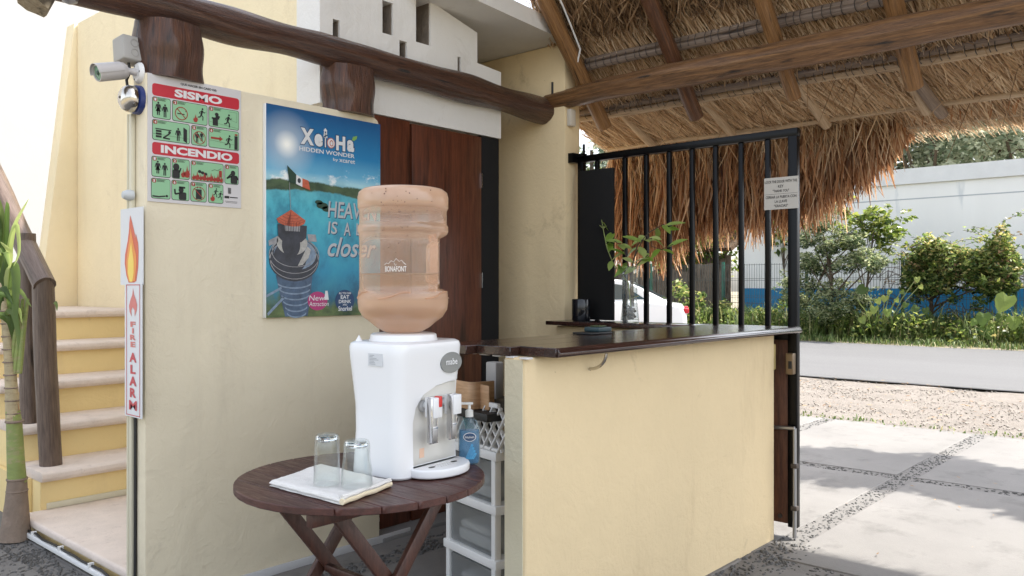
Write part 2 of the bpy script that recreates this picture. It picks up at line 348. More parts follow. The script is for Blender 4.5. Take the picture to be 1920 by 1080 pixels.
def blades(name, V, F, tone, mat, parent=None, kind=None):
    """numpy straw / leaves: V (n,k,3), F faces of one piece, tone (n,)"""
    n, k, _ = V.shape; me = bpy.data.meshes.new(name)
    F = np.array(F); faces = (F[None]+(np.arange(n)*k)[:, None, None]).reshape(-1, F.shape[1])
    me.vertices.add(n*k); me.vertices.foreach_set('co', V.reshape(-1).astype(np.float32))
    me.loops.add(faces.size); me.loops.foreach_set('vertex_index', faces.reshape(-1).astype(np.int32))
    me.polygons.add(len(faces)); me.polygons.foreach_set('loop_start', np.arange(0, faces.size, F.shape[1], dtype=np.int32))
    a = me.attributes.new('tone', 'FLOAT', 'POINT'); a.data.foreach_set('value', np.repeat(tone, k).astype(np.float32))
    me.update(calc_edges=True); me.validate()
    o = link(name, me, mat, parent)
    if kind: o['kind'] = kind
    return o
def tag(o, label, cat, group=None, kind=None):
    o['label'] = label
    if cat: o['category'] = cat
    if group: o['group'] = group
    if kind: o['kind'] = kind
    return o
def thing(name, label, cat, loc=(0, 0, 0), group=None, rz=0, local=False):
    o = bpy.data.objects.new(name, None); COL.objects.link(o); o.location = loc; o.rotation_euler = (0, 0, rz); o.empty_display_size = .05
    if local: o['_local'] = 1
    return tag(o, label, cat, group)
def wallbox(name, a, b, mat, label, bevel=.012, cat='wall', group=None, parent=None):
    o = build(name, MB().box(a, b), mat, parent, bevel=bevel, seg=3)
    if not parent: tag(o, label, cat, group)
    return o
def cut(o, cutters):
    """carve openings out of a mesh"""
    for mb in cutters:
        c = build('cutter', mb, None); c.parent = o.parent; c.matrix_parent_inverse = o.matrix_parent_inverse
        md = o.modifiers.new('b', 'BOOLEAN'); md.object = c; md.operation = 'DIFFERENCE'; md.solver = 'EXACT'
        bpy.context.view_layer.update()
        dg = bpy.context.evaluated_depsgraph_get(); me = bpy.data.meshes.new_from_object(o.evaluated_get(dg))
        o.modifiers.clear(); old = o.data; o.data = me; bpy.data.meshes.remove(old)
        bpy.data.objects.remove(c)
    o.data.polygons.foreach_set('use_smooth', [False]*len(o.data.polygons))
def wavy(p, q, n, amp, seed):
    p, q = Vector(p), Vector(q); out = []
    for i in range(n+1):
        t = i/n; x = p.lerp(q, t); s_ = (q-p).length*t
        out.append(x+Vector((mnoise.noise((seed*9.7, s_*1.1, 0)), mnoise.noise((s_*1.1, seed*5.1, 3)), mnoise.noise((2, s_*1.1, seed*3.3))))*amp)
    return out
def log(name, p, q, r0, r1, mat, parent, seed, amp=.012, n=36, sides=26, wob=.10, lump=.12, label=None):
    pts = wavy(p, q, n, amp, seed); rad = [r0+(r1-r0)*i/n for i in range(n+1)]
    return build(name, MB().tube(pts, rad, sides, True, wob, seed, lump), mat, parent, smooth=True, auto=50, label=label)
# flat print on a board: (u, v) in metres from the top left corner, v downwards
class Print:
    def __init__(s, origin, right, up, normal, parent): s.o, s.r, s.u, s.n, s.p = Vector(origin), Vector(right), Vector(up), Vector(normal), parent
    def at(s, u, v, l): return s.o+s.r*u-s.u*v+s.n*(.0006*l)
    def polys(s, name, polys, mat, l=1, parent=None, label=None):
        mb = MB()
        for p in polys: mb.add([s.at(u, v, l) for u, v in p], [tuple(range(len(p)))])
        return build(name, mb, mat, parent or s.p, label=label)
    def text(s, body, u, v, wd, ht, mat, l=2, bold=0, shear=0, name='lettering', parent=None, rot=0, f=None):
        c = bpy.data.curves.new('t', 'FONT'); c.body = body; c.resolution_u = 3; c.offset = bold; c.shear = shear; c.align_x = 'LEFT'
        o = bpy.data.objects.new('t', c); COL.objects.link(o); bpy.context.view_layer.update()
        me = bpy.data.meshes.new_from_object(o.evaluated_get(bpy.context.evaluated_depsgraph_get()))
        bpy.data.objects.remove(o); bpy.data.curves.remove(c)
        xs = [q.co.x for q in me.vertices]; ys = [q.co.y for q in me.vertices]
        x0, x1, y0, y1 = min(xs), max(xs), min(ys), max(ys); cr, sr = math.cos(rot), math.sin(rot)
        for q in me.vertices:
            a = (q.co.x-x0)/(x1-x0)*wd; b = (1-(q.co.y-y0)/(y1-y0))*ht
            a, b = a*cr-b*sr, a*sr+b*cr
            q.co = f(u+a, v+b) if f else s.at(u+a, v+b, l)
        me.materials.clear(); me.name = name
        return link(name, me, mat, parent or s.p)
def rrect(u0, u1, v0, v1, r, n=4):
    out = []
    for cx, cy, a in ((u0+r, v0+r, 180), (u1-r, v0+r, 270), (u1-r, v1-r, 0), (u0+r, v1-r, 90)):
        out += [(cx+r*math.cos(R(a+90*i/n)), cy+r*math.sin(R(a+90*i/n))) for i in range(n+1)]
    return out
def ell(cx, cy, rx, ry=None, n=20, a0=0, a1=360): 
    ry = ry or rx; return [(cx+rx*math.cos(R(a0+(a1-a0)*i/n)), cy+ry*math.sin(R(a0+(a1-a0)*i/n))) for i in range(n if a1-a0 == 360 else n+1)]
def strokes(pts, w_):
    """thick line as quads"""
    out = []
    for (a, b), (c, d) in zip(pts[:-1], pts[1:]):
        L = math.hypot(c-a, d-b) or 1; nx, ny = -(d-b)/L*w_/2, (c-a)/L*w_/2
        out.append([(a+nx, b+ny), (c+nx, d+ny), (c-nx, d-ny), (a-nx, b-ny)])
    return out
# ------------------------------------------------------------------ ground, paving, road
def sheet(name, x0, x1, y0, y1, z, mat, nx=1, ny=1, amp=0, seed=0):
    mb = MB(); vs = []; fs = []
    for j in range(ny+1):
        for i in range(nx+1):
            x, y = x0+(x1-x0)*i/nx, y0+(y1-y0)*j/ny
            vs.append((x, y, z+(amp*mnoise.noise((x*1.7+seed, y*1.7, seed)) if amp else 0)))
    for j in range(ny):
        for i in range(nx): a = j*(nx+1)+i; fs.append((a, a+1, a+nx+2, a+nx+1))
    mb.add(vs, fs); o = build(name, mb, mat, smooth=bool(amp)); o['kind'] = 'structure'; return o
sheet('ground', -60, 220, -160, 200, -.07, earth)
sheet('gravel_verge', 8.27, 12.02, -14, 30, -.03, gravel, 60, 160, .03, 3)
sheet('road', 11.95, 19.7, -60, 120, -.012, asphalt)
sheet('grass_verge', 19.62, 24.1, -60, 120, -.004, earth, 20, 90, .05, 5)
edg = MB(); ev = []
for i in range(700):
    y = -14+44*i/700; ev += [(11.93+.05*mnoise.noise((y*3, 1, 0)), y, -.006), (12.04+.05*mnoise.noise((y*4, 7, 0)), y, -.006)]
edg.add(ev, [(2*i, 2*i+1, 2*i+3, 2*i+2) for i in range(699)]); eo = build('road_edge', edg, surf('broken_asphalt', (.045, .045, .046), .95, .4, 12, .8, 60)); eo['kind'] = 'structure'
pav = build('paving', MB().box((-3, -4, -.06), (8.25, 12, -.005)), mortar); pav['kind'] = 'structure'
XL = [-3, -.75, 1.44, 3.76, 6.0, 8.25]; YL = [-4, -2.3, -.95, .39, 1.735, 3.07, 4.42, 5.8, 12]; GAP = .065
for i in range(len(XL)-1):
    for j in range(len(YL)-1):
        a = (XL[i]+GAP, YL[j]+GAP, -.03); b = (XL[i+1]-GAP, YL[j+1]-GAP, random.uniform(-.002, .001))
        build('paving_slab', MB().box(a, b), concrete, pav, bevel=.006, seg=1)
def pebbles(name, areas, dens, r, label=None):
    """small stones set on edge in the mortar joints"""
    T = []; n_ = 0
    base = np.array([(1,0,0),(-1,0,0),(0,1,0),(0,-1,0),(0,0,1),(0,0,-1)], float)
    sub = []; F8 = [(0,2,4),(2,1,4),(1,3,4),(3,0,4),(2,0,5),(1,2,5),(3,1,5),(0,3,5)]
    vs = list(base); F = []
    for f in F8:
        m_ = [vs[f[0]]+vs[f[1]], vs[f[1]]+vs[f[2]], vs[f[2]]+vs[f[0]]]; k = len(vs); vs += [q/np.linalg.norm(q) for q in m_]
        F += [(f[0], k, k+2), (f[1], k+1, k), (f[2], k+2, k+1), (k, k+1, k+2)]
    vs = np.array(vs); out = []; tone = []
    for (x0, x1, y0, y1, z, ang) in areas:
        n = int((x1-x0)*(y1-y0)*dens)
        for _ in range(n):
            th = R(ang)+rng.normal(0, .5); c, s_ = math.cos(th), math.sin(th)
            sz = r*rng.uniform(.6, 1.25)*np.array([1.3, .62, .75]); p = vs*sz*(1+rng.normal(0, .08, vs.shape))
            q = np.stack([p[:, 0]*c-p[:, 1]*s_, p[:, 0]*s_+p[:, 1]*c, p[:, 2]], 1)
            out.append(q+np.array([rng.uniform(x0, x1), rng.uniform(y0, y1), z+r*.05])); tone.append(rng.random())
    o = blades(name, np.array(out), F, np.array(tone), pebble_m, None, 'stuff')
    o.data.polygons.foreach_set('use_smooth', [True]*len(o.data.polygons))
    return tag(o, label, 'pebbles')
strips = []
for x in XL[2:5]: strips.append((x-.06, x+.06, -.6, 4.6, -.008, 60))
for y in YL[3:7]: strips.append((1.2, 8.2, y-.06, y+.06, -.008, 20))
pebbles('pebble_strips', strips, 1150, .0105, 'dark pebbles set in narrow strips between the concrete paving slabs')
pebbles('pebble_border', [(1.12, 1.50, 3.3, 4.7, -.005, 50), (2.2, 4.1, 1.58, 1.80, -.005, 10), (2.72, 4.0, 3.02, 3.20, -.005, 10), (1.6, 2.9, 3.02, 3.16, -.005, 10)], 950, .0115, 'band of small dark pebbles along the foot of the walls and stairs')
def stones(name, n, x0, x1, y0, y1, z, smin, smax, mat, label, cat):
    base = np.array([(1,0,0),(-1,0,0),(0,1,0),(0,-1,0),(0,0,1),(0,0,-1)], float)
    F8 = [(0,2,4),(2,1,4),(1,3,4),(3,0,4),(2,0,5),(1,2,5),(3,1,5),(0,3,5)]
    s_ = rng.uniform(smin, smax, (n, 1, 1)); V = base[None]*s_*rng.uniform(.5, 1.2, (n, 6, 3))
    V += np.stack([rng.uniform(x0, x1, n), rng.uniform(y0, y1, n), np.full(n, z)], 1)[:, None]
    return tag(blades(name, V, F8, rng.random(n), mat, None, 'stuff'), label, cat)
grv = surf('gravel_stone', (.29, .262, .232), .9, .3, 8, .2, 60)
stones('gravel', 9000, 8.3, 11.9, -1, 9, -.025, .004, .015, grv, 'loose pale gravel between the paving and the road', 'gravel')
def litter(name, n, x0, x1, y0, y1, z, size, label):
    a = rng.uniform(0, 6.28, n); c, s_ = np.cos(a), np.sin(a); L = size*rng.uniform(.5, 1.4, n); W = L*.3
    P = np.stack([rng.uniform(x0, x1, n), rng.uniform(y0, y1, n), z+rng.uniform(.0, .012, n)], 1)
    d = np.stack([c, s_, rng.uniform(-.15, .25, n)], 1); e = np.stack([-s_, c, rng.uniform(-.2, .3, n)], 1)
    V = np.stack([P-d*L[:, None], P+e*W[:, None], P+d*L[:, None], P-e*W[:, None]], 1)
    return tag(blades(name, V, [(0, 1, 2, 3)], rng.random(n), deadleaf, None, 'stuff'), label, 'leaves')
litter('leaf_litter', 900, 8.3, 12.1, -1, 9, -.01, .03, 'dry brown leaves scattered over the gravel verge')
litter('fallen_leaves', 90, 3.9, 8.2, -1, 4.4, .006, .018, 'few dry leaves scattered over the sunlit paving')
# ------------------------------------------------------------------ walls
YW, XE = 3.31, 1.492                       # poster wall face, its free end
pw = MB()
prof = [(XE, -.02), (2.70, -.02), (2.70, 2.135), (2.688, 2.163), (2.66, 2.178), (XE, 2.178)]
pw.prism(prof, lambda u, v, h: Vector((u, h, v)), YW+.11, YW)
poster_wall = tag(build('plastered_wall', pw, cream, bevel=.008, seg=2), 'cream plastered wall end carrying the two posters', 'wall')
build('skirting', MB().box((XE+.01, YW-.012, -.01), (2.9, YW-.001, .035)), cable_g, poster_wall, bevel=.004)
# white wall above the doors, with slots
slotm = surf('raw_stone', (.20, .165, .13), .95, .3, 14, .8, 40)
YD = 3.42
s = [(2.41, 2.225), (3.742, 2.225), (3.742, 2.635), (3.532, 2.65), (3.532, 2.83), (3.157, 2.92), (2.41, 3.10)]
ww = tag(build('white_wall', MB().prism(s, lambda u, v, h: Vector((u, h, v)), YD+.2, YD), white_pl), 'white stepped wall with narrow slots above the wooden doors', 'wall')
cuts = []
for x0, x1, y0, y1 in ((624, 637, 35, 90), (717, 737, 0, 67), (780, 807, -14, 86), (749, 763, 75, 130), (858, 864, 106, 160)):
    a, b = PY(x0, y0, YD), PY(x1, y1, YD); cuts.append(MB().box((a.x, YD-.05, b.z), (b.x, YD+.13, a.z)))
cut(ww, cuts)
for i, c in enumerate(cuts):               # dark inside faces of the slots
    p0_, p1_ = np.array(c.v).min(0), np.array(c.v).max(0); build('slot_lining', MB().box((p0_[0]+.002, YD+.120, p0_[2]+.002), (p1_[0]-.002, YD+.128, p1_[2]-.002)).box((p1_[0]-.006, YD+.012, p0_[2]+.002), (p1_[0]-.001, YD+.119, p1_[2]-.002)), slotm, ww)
tag(build('door_side_panel', MB().box((3.575, YD+.012, 0), (3.738, YD+.06, 2.223)), blackwood, bevel=.004), 'black painted jamb board right of the wooden doors', 'door jamb')
dr = thing('wooden_door', 'dark red brown double wooden door behind the water bottle', 'door', (3.1, YD, 0))
build('door_leaf', MB().box((2.705, YD+.008, .02), (3.008, YD+.05, 2.222)), doorwood, dr, bevel=.003)
build('door_leaf', MB().box((3.02, YD+.004, .02), (3.572, YD+.05, 2.212)), doorwood, dr, bevel=.003)
for z in (1.35, 1.95): build('hinge', MB().box((3.569, YD-.003, z-.045), (3.577, YD+.004, z+.045)), brass, dr)
ds = tag(build('door_sill', MB().box((2.71, YW-.02, -.01), (3.74, YD+.2, .018)), concrete, bevel=.006), 'low concrete sill under the wooden doors', 'sill')
# yellow wall behind the counter, soffit
tag(build('yellow_wall', MB().box((4.10, 3.20, 0), (4.26, 5.0, 2.86)), yellow, bevel=.012), 'yellow plastered wall where the gate is hinged', 'wall')
tag(build('unseen_light_block', MB().box((2.95, 5.002, 0), (4.26, 5.15, 3.0)), white_pl), 'unseen white wall added to block light from the passage behind the doors', 'wall')  # added out of view to stop sun and sky leaking into the passage
sf = MB(); zs = lambda x: 2.862+.05*(4.1-x)
pl = [(2.95, 3.175), (4.1, 3.19), (4.27, 3.2), (4.27, 5.2), (2.95, 5.2)]
sf.prism(pl, lambda u, v, h: Vector((u, v, zs(u)+h)), 0, .1)
tag(build('soffit', sf, white_pl), 'white plastered soffit meeting the yellow wall', 'ceiling')
# stair side: right wall, added stub cut to a shadow edge, added wall for sunlit plaster
tag(build('stair_wall', MB().box((2.805, 3.64, 0), (2.94, 7.53, 3.59)), stair_c, bevel=.012), 'yellow wall with daylight lightened into its colour along the right side of the stairs', 'wall')
stub = [(2.49, 1.0), (2.86, 1.0), (2.86, 3.588), (2.785, 3.588)]
tag(build('shadow_edge_stub', MB().prism(stub, lambda u, v, h: Vector((u, h, v)), 7.70, 7.532), stair_c, bevel=.004), 'yellow stub added in the shape of the shadow at the top of the stairs', 'wall')
tag(build('sunlit_wall_stand_in', MB().box((-2.5, 9.6, 0), (5.5, 9.8, 6.2)), sunwhite), 'white wall added in place of the sunlit plaster beyond the stairs', 'wall')
# ------------------------------------------------------------------ stairs
st = thing('staircase', 'yellow staircase with pale stone treads rising behind the poster wall', 'stairs', (2.0, 5.5, 0))
build('landing', MB().box((1.56, 3.43, -.02), (2.80, 4.90, .052)), stair_y, st, bevel=.004)
build('landing_slab', MB().box((1.53, 3.425, .052), (2.80, 4.895, .095)), stone, st, bevel=.014, seg=3)
RI, RU, Y0 = .21, .35, 4.88
for k in range(5):
    y = Y0+RU*k; z1 = .305+RI*k; z0 = .095 if k == 0 else z1-RI
    build('riser', MB().box((1.63+.004*k, y, z0-.3 if k else 0), (2.80, y+.36, z1-.055)), stair_y, st, bevel=.004)
    n = 12; pr = [(y+.34, z1-.055), (y-.03, z1-.055), (y-.042, z1-.035), (y-.038, z1-.012), (y-.02, z1), (y+.375 if k < 4 else 7.6, z1), (y+.375 if k < 4 else 7.6, z1-.02)]
    build('tread', MB().prism(pr, lambda u, v, h: Vector((h, u, v)), 1.625+.004*k, 2.802), stone, st, bevel=.005)
build('landing_moulding', MB().box((1.66, 4.868, .096), (2.80, 4.879, .13)), cable_w, st, bevel=.003)
build('stair_flank', MB().box((1.60, 5.0, 0), (1.628, 6.6, .25)), stair_y, st)
rail = thing('handrail', 'dark wooden log handrail on two posts beside the stairs', 'handrail', (1.73, 5.03, .305))
def post(p0, p1, r, seed): return log('post', p0, p1, r, r*.95, railwood, rail, seed, .006, 10, 14, .07, .05)
post((1.735, 5.03, .30), PX(80, 522, 1.70), .060, 3)
post((1.72, 5.30, .515), (1.70, 5.30, 1.62), .054, 4)
a = PX(82, 528, 1.70); b = PX(0, 352, 1.69); d = (b-a)
log('rail', a-d*.03, b+d*1.2, .058, .064, railwood, rail, 5, .01, 14, 14, .06, .05)
# cables along the landing
cb = thing('cable_run', 'white cable trunking and black wire along the landing edge', 'cable', (1.5, 4.0, .02))
build('trunking', MB().box((1.505, 3.40, .012), (1.527, 4.74, .038)), white_soft, cb, bevel=.004)
build('wire', MB().tube([(1.515, 4.8, .15), (1.513, 4.74, .06)]+[(1.514+.004*math.sin(i*1.7), 4.7-.1*i, .047+.004*math.sin(i*2.3)) for i in range(13)], .0055, 8), rubber, cb, smooth=True)
for i in range(4): build('clip', MB().box((1.503, 4.62-.36*i, .036), (1.527, 4.632-.36*i, .058)), white_soft, cb)
# ------------------------------------------------------------------ beams, posts on the wall
tr = thing('thatched_roof', 'palm thatched palapa roof on log beams over the counter and gate', 'roof', (4.15, 2, 2.5))
pts = [(-.4, 3.365, 2.47)]+[tuple(PY(px, py, 3.365)) for px, py in ((150, -28), (250, -2), (340, 24), (500, 65), (690, 117), (740, 131), (850, 161), (1000, 203), (1038, 213))]
xs_ = [p[0] for p in pts]; 
def beam_pts(pts, n):
    out = []; P = [Vector(p) for p in pts]
    for i in range(n+1):
        x = P[0].x+(P[-1].x-P[0].x)*i/n
        for a, b in zip(P[:-1], P[1:]):
            if a.x <= x <= b.x+1e-6: out.append(a.lerp(b, (x-a.x)/max(1e-6, b.x-a.x))); break
    return out
bp = beam_pts(pts, 90)
build('beam', MB().tube(bp, [.074+.005*math.sin(i*.45)+.010*math.exp(-((i-54)/2.5)**2) for i in range(len(bp))], 32, True, .12, 11, .10), darklog, tr, smooth=True, auto=50, label='dark varnished log beam above the poster wall')
b2 = [Vector((4.13, 3.36, 2.502)), Vector((4.12, 2.9, 2.515)), Vector((4.13, 2.2, 2.52)), Vector((4.12, 1.5, 2.515)), Vector((4.14, .8, 2.52)), Vector((4.13, -.2, 2.51)), Vector((4.12, -2.2, 2.5))]
bb = []
for a, b in zip(b2[:-1], b2[1:]):
    for i in range(14): bb.append(a.lerp(b, i/14))
bb.append(b2[-1])
build('beam', MB().tube(bb, [.058+.014*min(1, i/28) for i in range(len(bb))], 32, True, .12, 5, .12), beamlog, tr, smooth=True, auto=50, label='orange brown log beam above the gate')
build('bolt', MB().tube([(4.10, 3.30, 2.53), (4.10, 3.30, 2.62)], .008, 8), rubber, tr)
for px0, px1, yt, s_ in ((253, 382, 60, 3), (610, 697, 120, 6)):
    a, b = PY(px0, yt, 3.365), PY(px1, yt, 3.365); r = (b.x-a.x)/2*.97; c = (a.x+b.x)/2
    n = 14; P = [(c, 3.375, 2.174+(.30)*i/n) for i in range(n+1)]
    P = [p for p in P if p[2] < 2.41]
    mb = MB().tube(P, [r*(1.0-.04*math.sin(i*.7)) for i in range(len(P))], 40, True, .16, s_, .08)
    mb.v = [(x, 3.372+(y-3.375)*min(1, .10/r), z) for x, y, z in mb.v]
    tag(build('log_post', mb, darklog, smooth=True, auto=50), 'short thick dark log on the wall above the %s poster' % ('earthquake' if s_ == 3 else 'blue lighthouse'), 'post')
log('pole_end', PY(120, -70, 2.6), PY(64, 10, 2.6), .035, .052, barklog, tr, 9, .01, 8, 12, .3, .25, 'knobbly sunlit log end at the top left')
# rafters, poles, purlins
def raf(x): return 2.574-1.11*(x-4.2)
RY = [(3.10, orangelog, .052, 4.40, 3.11), (2.45, redlog, .05, 4.42, 2.45), (1.845, orangelog, .045, 4.40, 1.84), (1.245, orangelog, .05, 4.43, 1.24), (.60, redlog, .05, 4.42, .6), (-.05, orangelog, .05, 4.42, -.05), (-.7, orangelog, .05, 4.42, -.7)]
for i, (y, m_, r, x1, yb) in enumerate(RY):
    log('rafter', (2.2, y+.02, raf(2.2)), (x1, yb, raf(x1)), r*1.1, r*.9, m_, tr, 20+i, .010, 26, 14, .10, .08)
def low(x):      # underside of the flatter eave
    P = [(2.1, 5.06), (4.18, 2.815), (4.5, 2.525), (5.0, 2.345), (5.42, 2.20)]
    for (a, b), (c, d) in zip(P[:-1], P[1:]):
        if x <= c: return b+(d-b)*(x-a)/(c-a)
    return P[-1][1]
for i, (y, m_) in enumerate(((3.10, palelog), (2.50, palelog), (1.90, palelog), (1.34, palelog), (1.27, greylog), (.7, palelog), (.1, palelog), (-.5, palelog))):
    x0, x1 = 4.30, 4.93+.06*random.random()
    if m_ is greylog: x0, x1 = 4.55, 5.02
    log('eave_pole', (x0, y+.02, low(x0)-.075), (x1, y-.02, low(x1)-.065), .033, .030, m_, tr, 40+i, .006, 10, 12, .08, .06)
for i, (x, z, r, m_) in enumerate(((4.20, 2.700, .022, greylog), (4.19, 2.735, .018, greylog), (3.75, 3.27, .022, greylog), (4.50, 2.455, .022, palelog), (4.47, 2.492, .022, greylog), (4.95, 2.318, .020, palelog), (5.17, 2.255, .016, palelog))):
    log('purlin', (x, 3.45 if x > 4.3 else 3.1, z), (x, -2.2, z), r, r, m_, tr, 60+i, .016, 50, 9, .08, .1)
# binding turns round the purlins
tie = MB()
for i in range(95):
    y = 3.3-.052*i
    for x, z in ((4.197, 2.715), (4.485, 2.475)):
        yy = y+random.uniform(-.015, .015); tie.tube([(x+.033*math.cos(t), yy+.012*math.sin(t*.5), z+.036*math.sin(t)) for t in np.linspace(0, 6.28, 9)], .0022, 4, False)
build('binding', tie, rubber, tr, kind='stuff')
build('rope', MB().tube([(3.35, 3.04, raf(3.35)+.02)]+[(3.35+.1*i, 3.035+.01*math.sin(i), raf(3.35+.1*i)+.03) for i in range(1, 8)]+[(4.06, 3.07, raf(4.06)-.03)], .006, 6), white_soft, tr, smooth=True)
# thatch mat (closed slab following the roof) in two widths
def matslab(P, y0, y1, th):
    mb = MB(); n = len(P)
    up = [(x, z+th) for x, z in P]
    poly = P+up[::-1]
    mb.prism(poly, lambda u, v, h: Vector((u, h, v)), y1, y0); return mb
build('thatch_mat', matslab([(2.1, 5.10), (4.16, 2.875), (4.32, 2.73)], -2.4, 3.34, .22), straw_base, tr)
build('thatch_mat', matslab([(4.28, 2.75), (4.5, 2.56), (5.0, 2.385), (5.33, 2.285)], -2.4, 3.52, .14), straw_base_lit, tr)
SEG = [(0, 1, 3, 2), (2, 3, 5, 4)]
def strawset(n, x0, x1, y0, y1, L0, L1, wd, spread, off, droop, tmin, tmax, name, mat, tilt=0, lay=1.0):
    x = rng.uniform(x0, x1, n); y = rng.uniform(y0, y1, n); z = np.array([low(q) for q in x])
    e = .02; sl = np.array([(low(q+e)-low(q-e))/(2*e) for q in x]); tx = 1/np.sqrt(1+sl*sl); tz = sl*tx
    a = rng.normal(tilt, spread, n); L = rng.uniform(L0, L1, n); W = wd*rng.uniform(.6, 1.4, n)
    d = np.stack([tx*np.cos(a), np.sin(a), tz*np.cos(a)], 1); nrm = np.stack([-tz, np.zeros(n), tx], 1)
    side = np.cross(d, nrm); roll = rng.normal(0, .5, n)[:, None]; side = side*np.cos(roll)+nrm*np.sin(roll)
    P0 = np.stack([x, y, z], 1)-d*L[:, None]*.5-nrm*(rng.uniform(.0, off, n))[:, None]
    P1 = P0+d*L[:, None]*.5-nrm*(rng.uniform(-.01, .02, n))[:, None]
    P2 = P1+d*L[:, None]*.5-nrm*(rng.uniform(0, 1, n)**2*droop)[:, None]+np.stack([np.zeros(n), rng.normal(0, .02, n), np.zeros(n)], 1)
    sW = side*W[:, None]/2
    V = np.stack([P0-sW, P0+sW, P1-sW, P1+sW, P2-sW*.4, P2+sW*.4], 1)
    tone = np.clip(rng.normal((tmin+tmax)/2, (tmax-tmin)/3, n), 0, 1)
    return blades(name, V, SEG, tone, mat, tr, 'stuff')
strawset(20000, 2.75, 3.98, -1.9, 3.3, .3, .6, .0058, .14, .06, .05, .05, .6, 'thatch_straw', straw, -.06)
strawset(5000, 3.93, 4.13, -1.9, 3.05, .06, .16, .007, .6, .09, .06, .0, .45, 'thatch_straw', straw)
strawset(14000, 4.16, 4.46, -1.9, 3.3, .22, .40, .0058, .17, .035, .03, .25, 1.05, 'thatch_straw', straw, -.25)
strawset(2200, 4.42, 4.53, -1.9, 3.4, .06, .16, .007, .6, .05, .03, .0, .6, 'thatch_straw', straw)
strawset(21000, 4.58, 5.2, -1.9, 3.5, .25, .45, .0058, .15, .03, .02, .35, 1.15, 'thatch_straw', straw, -.22)  # straw tones rise towards the eave, bounced light put into the colour
strawset(350, 4.2, 5.1, -1.5, 3.3, .2, .5, .005, .9, .05, .28, .1, .6, 'loose_straw', straw)
def fringe(n, ys, top, L, x0, x1, wd, spread, name, mat, tm, out=.12, splay=None):
    y = ys(n); x = rng.uniform(x0, x1, n); z = top(y)+rng.uniform(-.03, .06, n)-.25*(x-x0)*0
    Ln = L(y)*rng.beta(3.4, 1.7, n)*1.08; a = rng.normal(0, spread, n)+(splay(y) if splay else 0); o_ = rng.normal(out, .1, n)
    bend = rng.normal(0, .20, n)
    d = np.stack([np.sin(o_), np.sin(a), -np.cos(a)], 1); d2 = np.stack([np.sin(o_*.3), np.sin(a+bend), -np.cos(a+bend)], 1)
    ph = rng.uniform(0, 3.14, n); side = np.stack([np.cos(ph)*.7, np.sin(ph), np.zeros(n)], 1); W = wd*rng.uniform(.5, 1.5, n); sW = side*W[:, None]/2
    P0 = np.stack([x, y, z], 1); P1 = P0+d*Ln[:, None]*.55; P2 = P1+d2*Ln[:, None]*.45
    V = np.stack([P0-sW, P0+sW, P1-sW, P1+sW, P2-sW*.25, P2+sW*.25], 1)
    return blades(name, V, SEG, np.clip(rng.normal(*tm, n), 0, 1), mat, tr, 'stuff')
tb = [(1150, 500), (1200, 520), (1260, 498), (1310, 470), (1360, 452), (1440, 458), (1530, 432), (1600, 392), (1650, 345), (1695, 285)]
ty = np.array([PX(p, q, 5.2).y for p, q in tb])[::-1]; tz_ = np.array([PX(p, q, 5.2).z for p, q in tb])[::-1]
topz = lambda y: np.where(y > 1.6, 2.30, 2.30-.06*np.clip((1.6-y)/.2, 0, 1))
Lf = lambda y: np.maximum(.12, topz(y)-np.interp(y, ty, tz_))
fringe(7500, lambda n: rng.uniform(1.50, 3.52, n), topz, Lf, 5.05, 5.26, .015, .13, 'thatch_fringe', straw_red, (.58, .28), splay=lambda y: .10-.05*(y-1.5))
fringe(4200, lambda n: rng.uniform(1.48, 3.52, n), topz, lambda y: Lf(y)*.72, 5.02, 5.3, .014, .22, 'thatch_fringe', straw_red, (.62, .25), splay=lambda y: .16-.07*(y-1.5))
fringe(2600, lambda n: rng.uniform(-1.9, 1.55, n), lambda y: 2.345+0*y, lambda y: .11+0*y, 5.0, 5.32, .008, .22, 'thatch_fringe', straw_red, (.62, .22))
fringe(500, lambda n: rng.uniform(1.5, 3.5, n), lambda y: 2.33+0*y, lambda y: .35+0*y, 4.98, 5.05, .006, .35, 'thatch_fringe', straw, (.6, .2))
# ------------------------------------------------------------------ counter
YC = 1.82
cw = thing('reception_counter', 'yellow plastered counter with a dark varnished wooden top', 'counter', (3.1, YC, 0))
build('front_wall', MB().box((2.114, YC, -.02), (4.10, YC+.10, 1.068)), yellow, cw, bevel=.010, seg=3)
build('end_face', MB().box((2.1105, YC+.010, -.018), (2.1139, YC+.092, 1.06)), pale_end, cw)
build('side_wall', MB().box((4.00, YC+.11, -.02), (4.098, 3.19, 1.068)), yellow, cw, bevel=.006)
edge = [(1.715, 1.072), (1.708, 1.079), (1.708, 1.088), (1.715, 1.094), (1.717, 1.100), (1.724, 1.104)]
# planks of the top, run along X
ws = [(1.724, 1.885), (1.887, 2.05), (2.052, 2.215)]
for i, (a, b) in enumerate(ws):
    xl = 2.16-.14*i*.35
    build('top_plank', MB().box((xl, a, 1.071), (4.185, b, 1.1035-.0004*i)), slabwood, cw, bevel=.0025, seg=1)
build('top_moulding', MB().prism([(1.7235, 1.071)]+edge[:-1]+[(1.7235, 1.1025)], lambda u, v, h: Vector((h, u, v)), 2.165, 4.19), slabwood, cw, bevel=.002)
build('top_plank', MB().box((3.90, 2.217, 1.078), (4.185, 3.195, 1.102)), slabwood, cw, bevel=.003, label='narrow dark shelf along the gate')
br = MB().tube([(2.478, YC-.003, 1.0)]+[(2.478, YC-.004-.075*math.sin(t), 1.005+.066*(1-math.cos(t))) for t in np.linspace(0, 1.5, 8)], .006, 8)
build('bracket', br, brass, cw, smooth=True)
for i in range(5): build('tape_scrap', MB().box((2.10+.013*i, 1.80+.075*i, 1.0645), (2.13+.01*i, 1.835+.075*i, 1.0705)), paper, cw, bevel=.001)
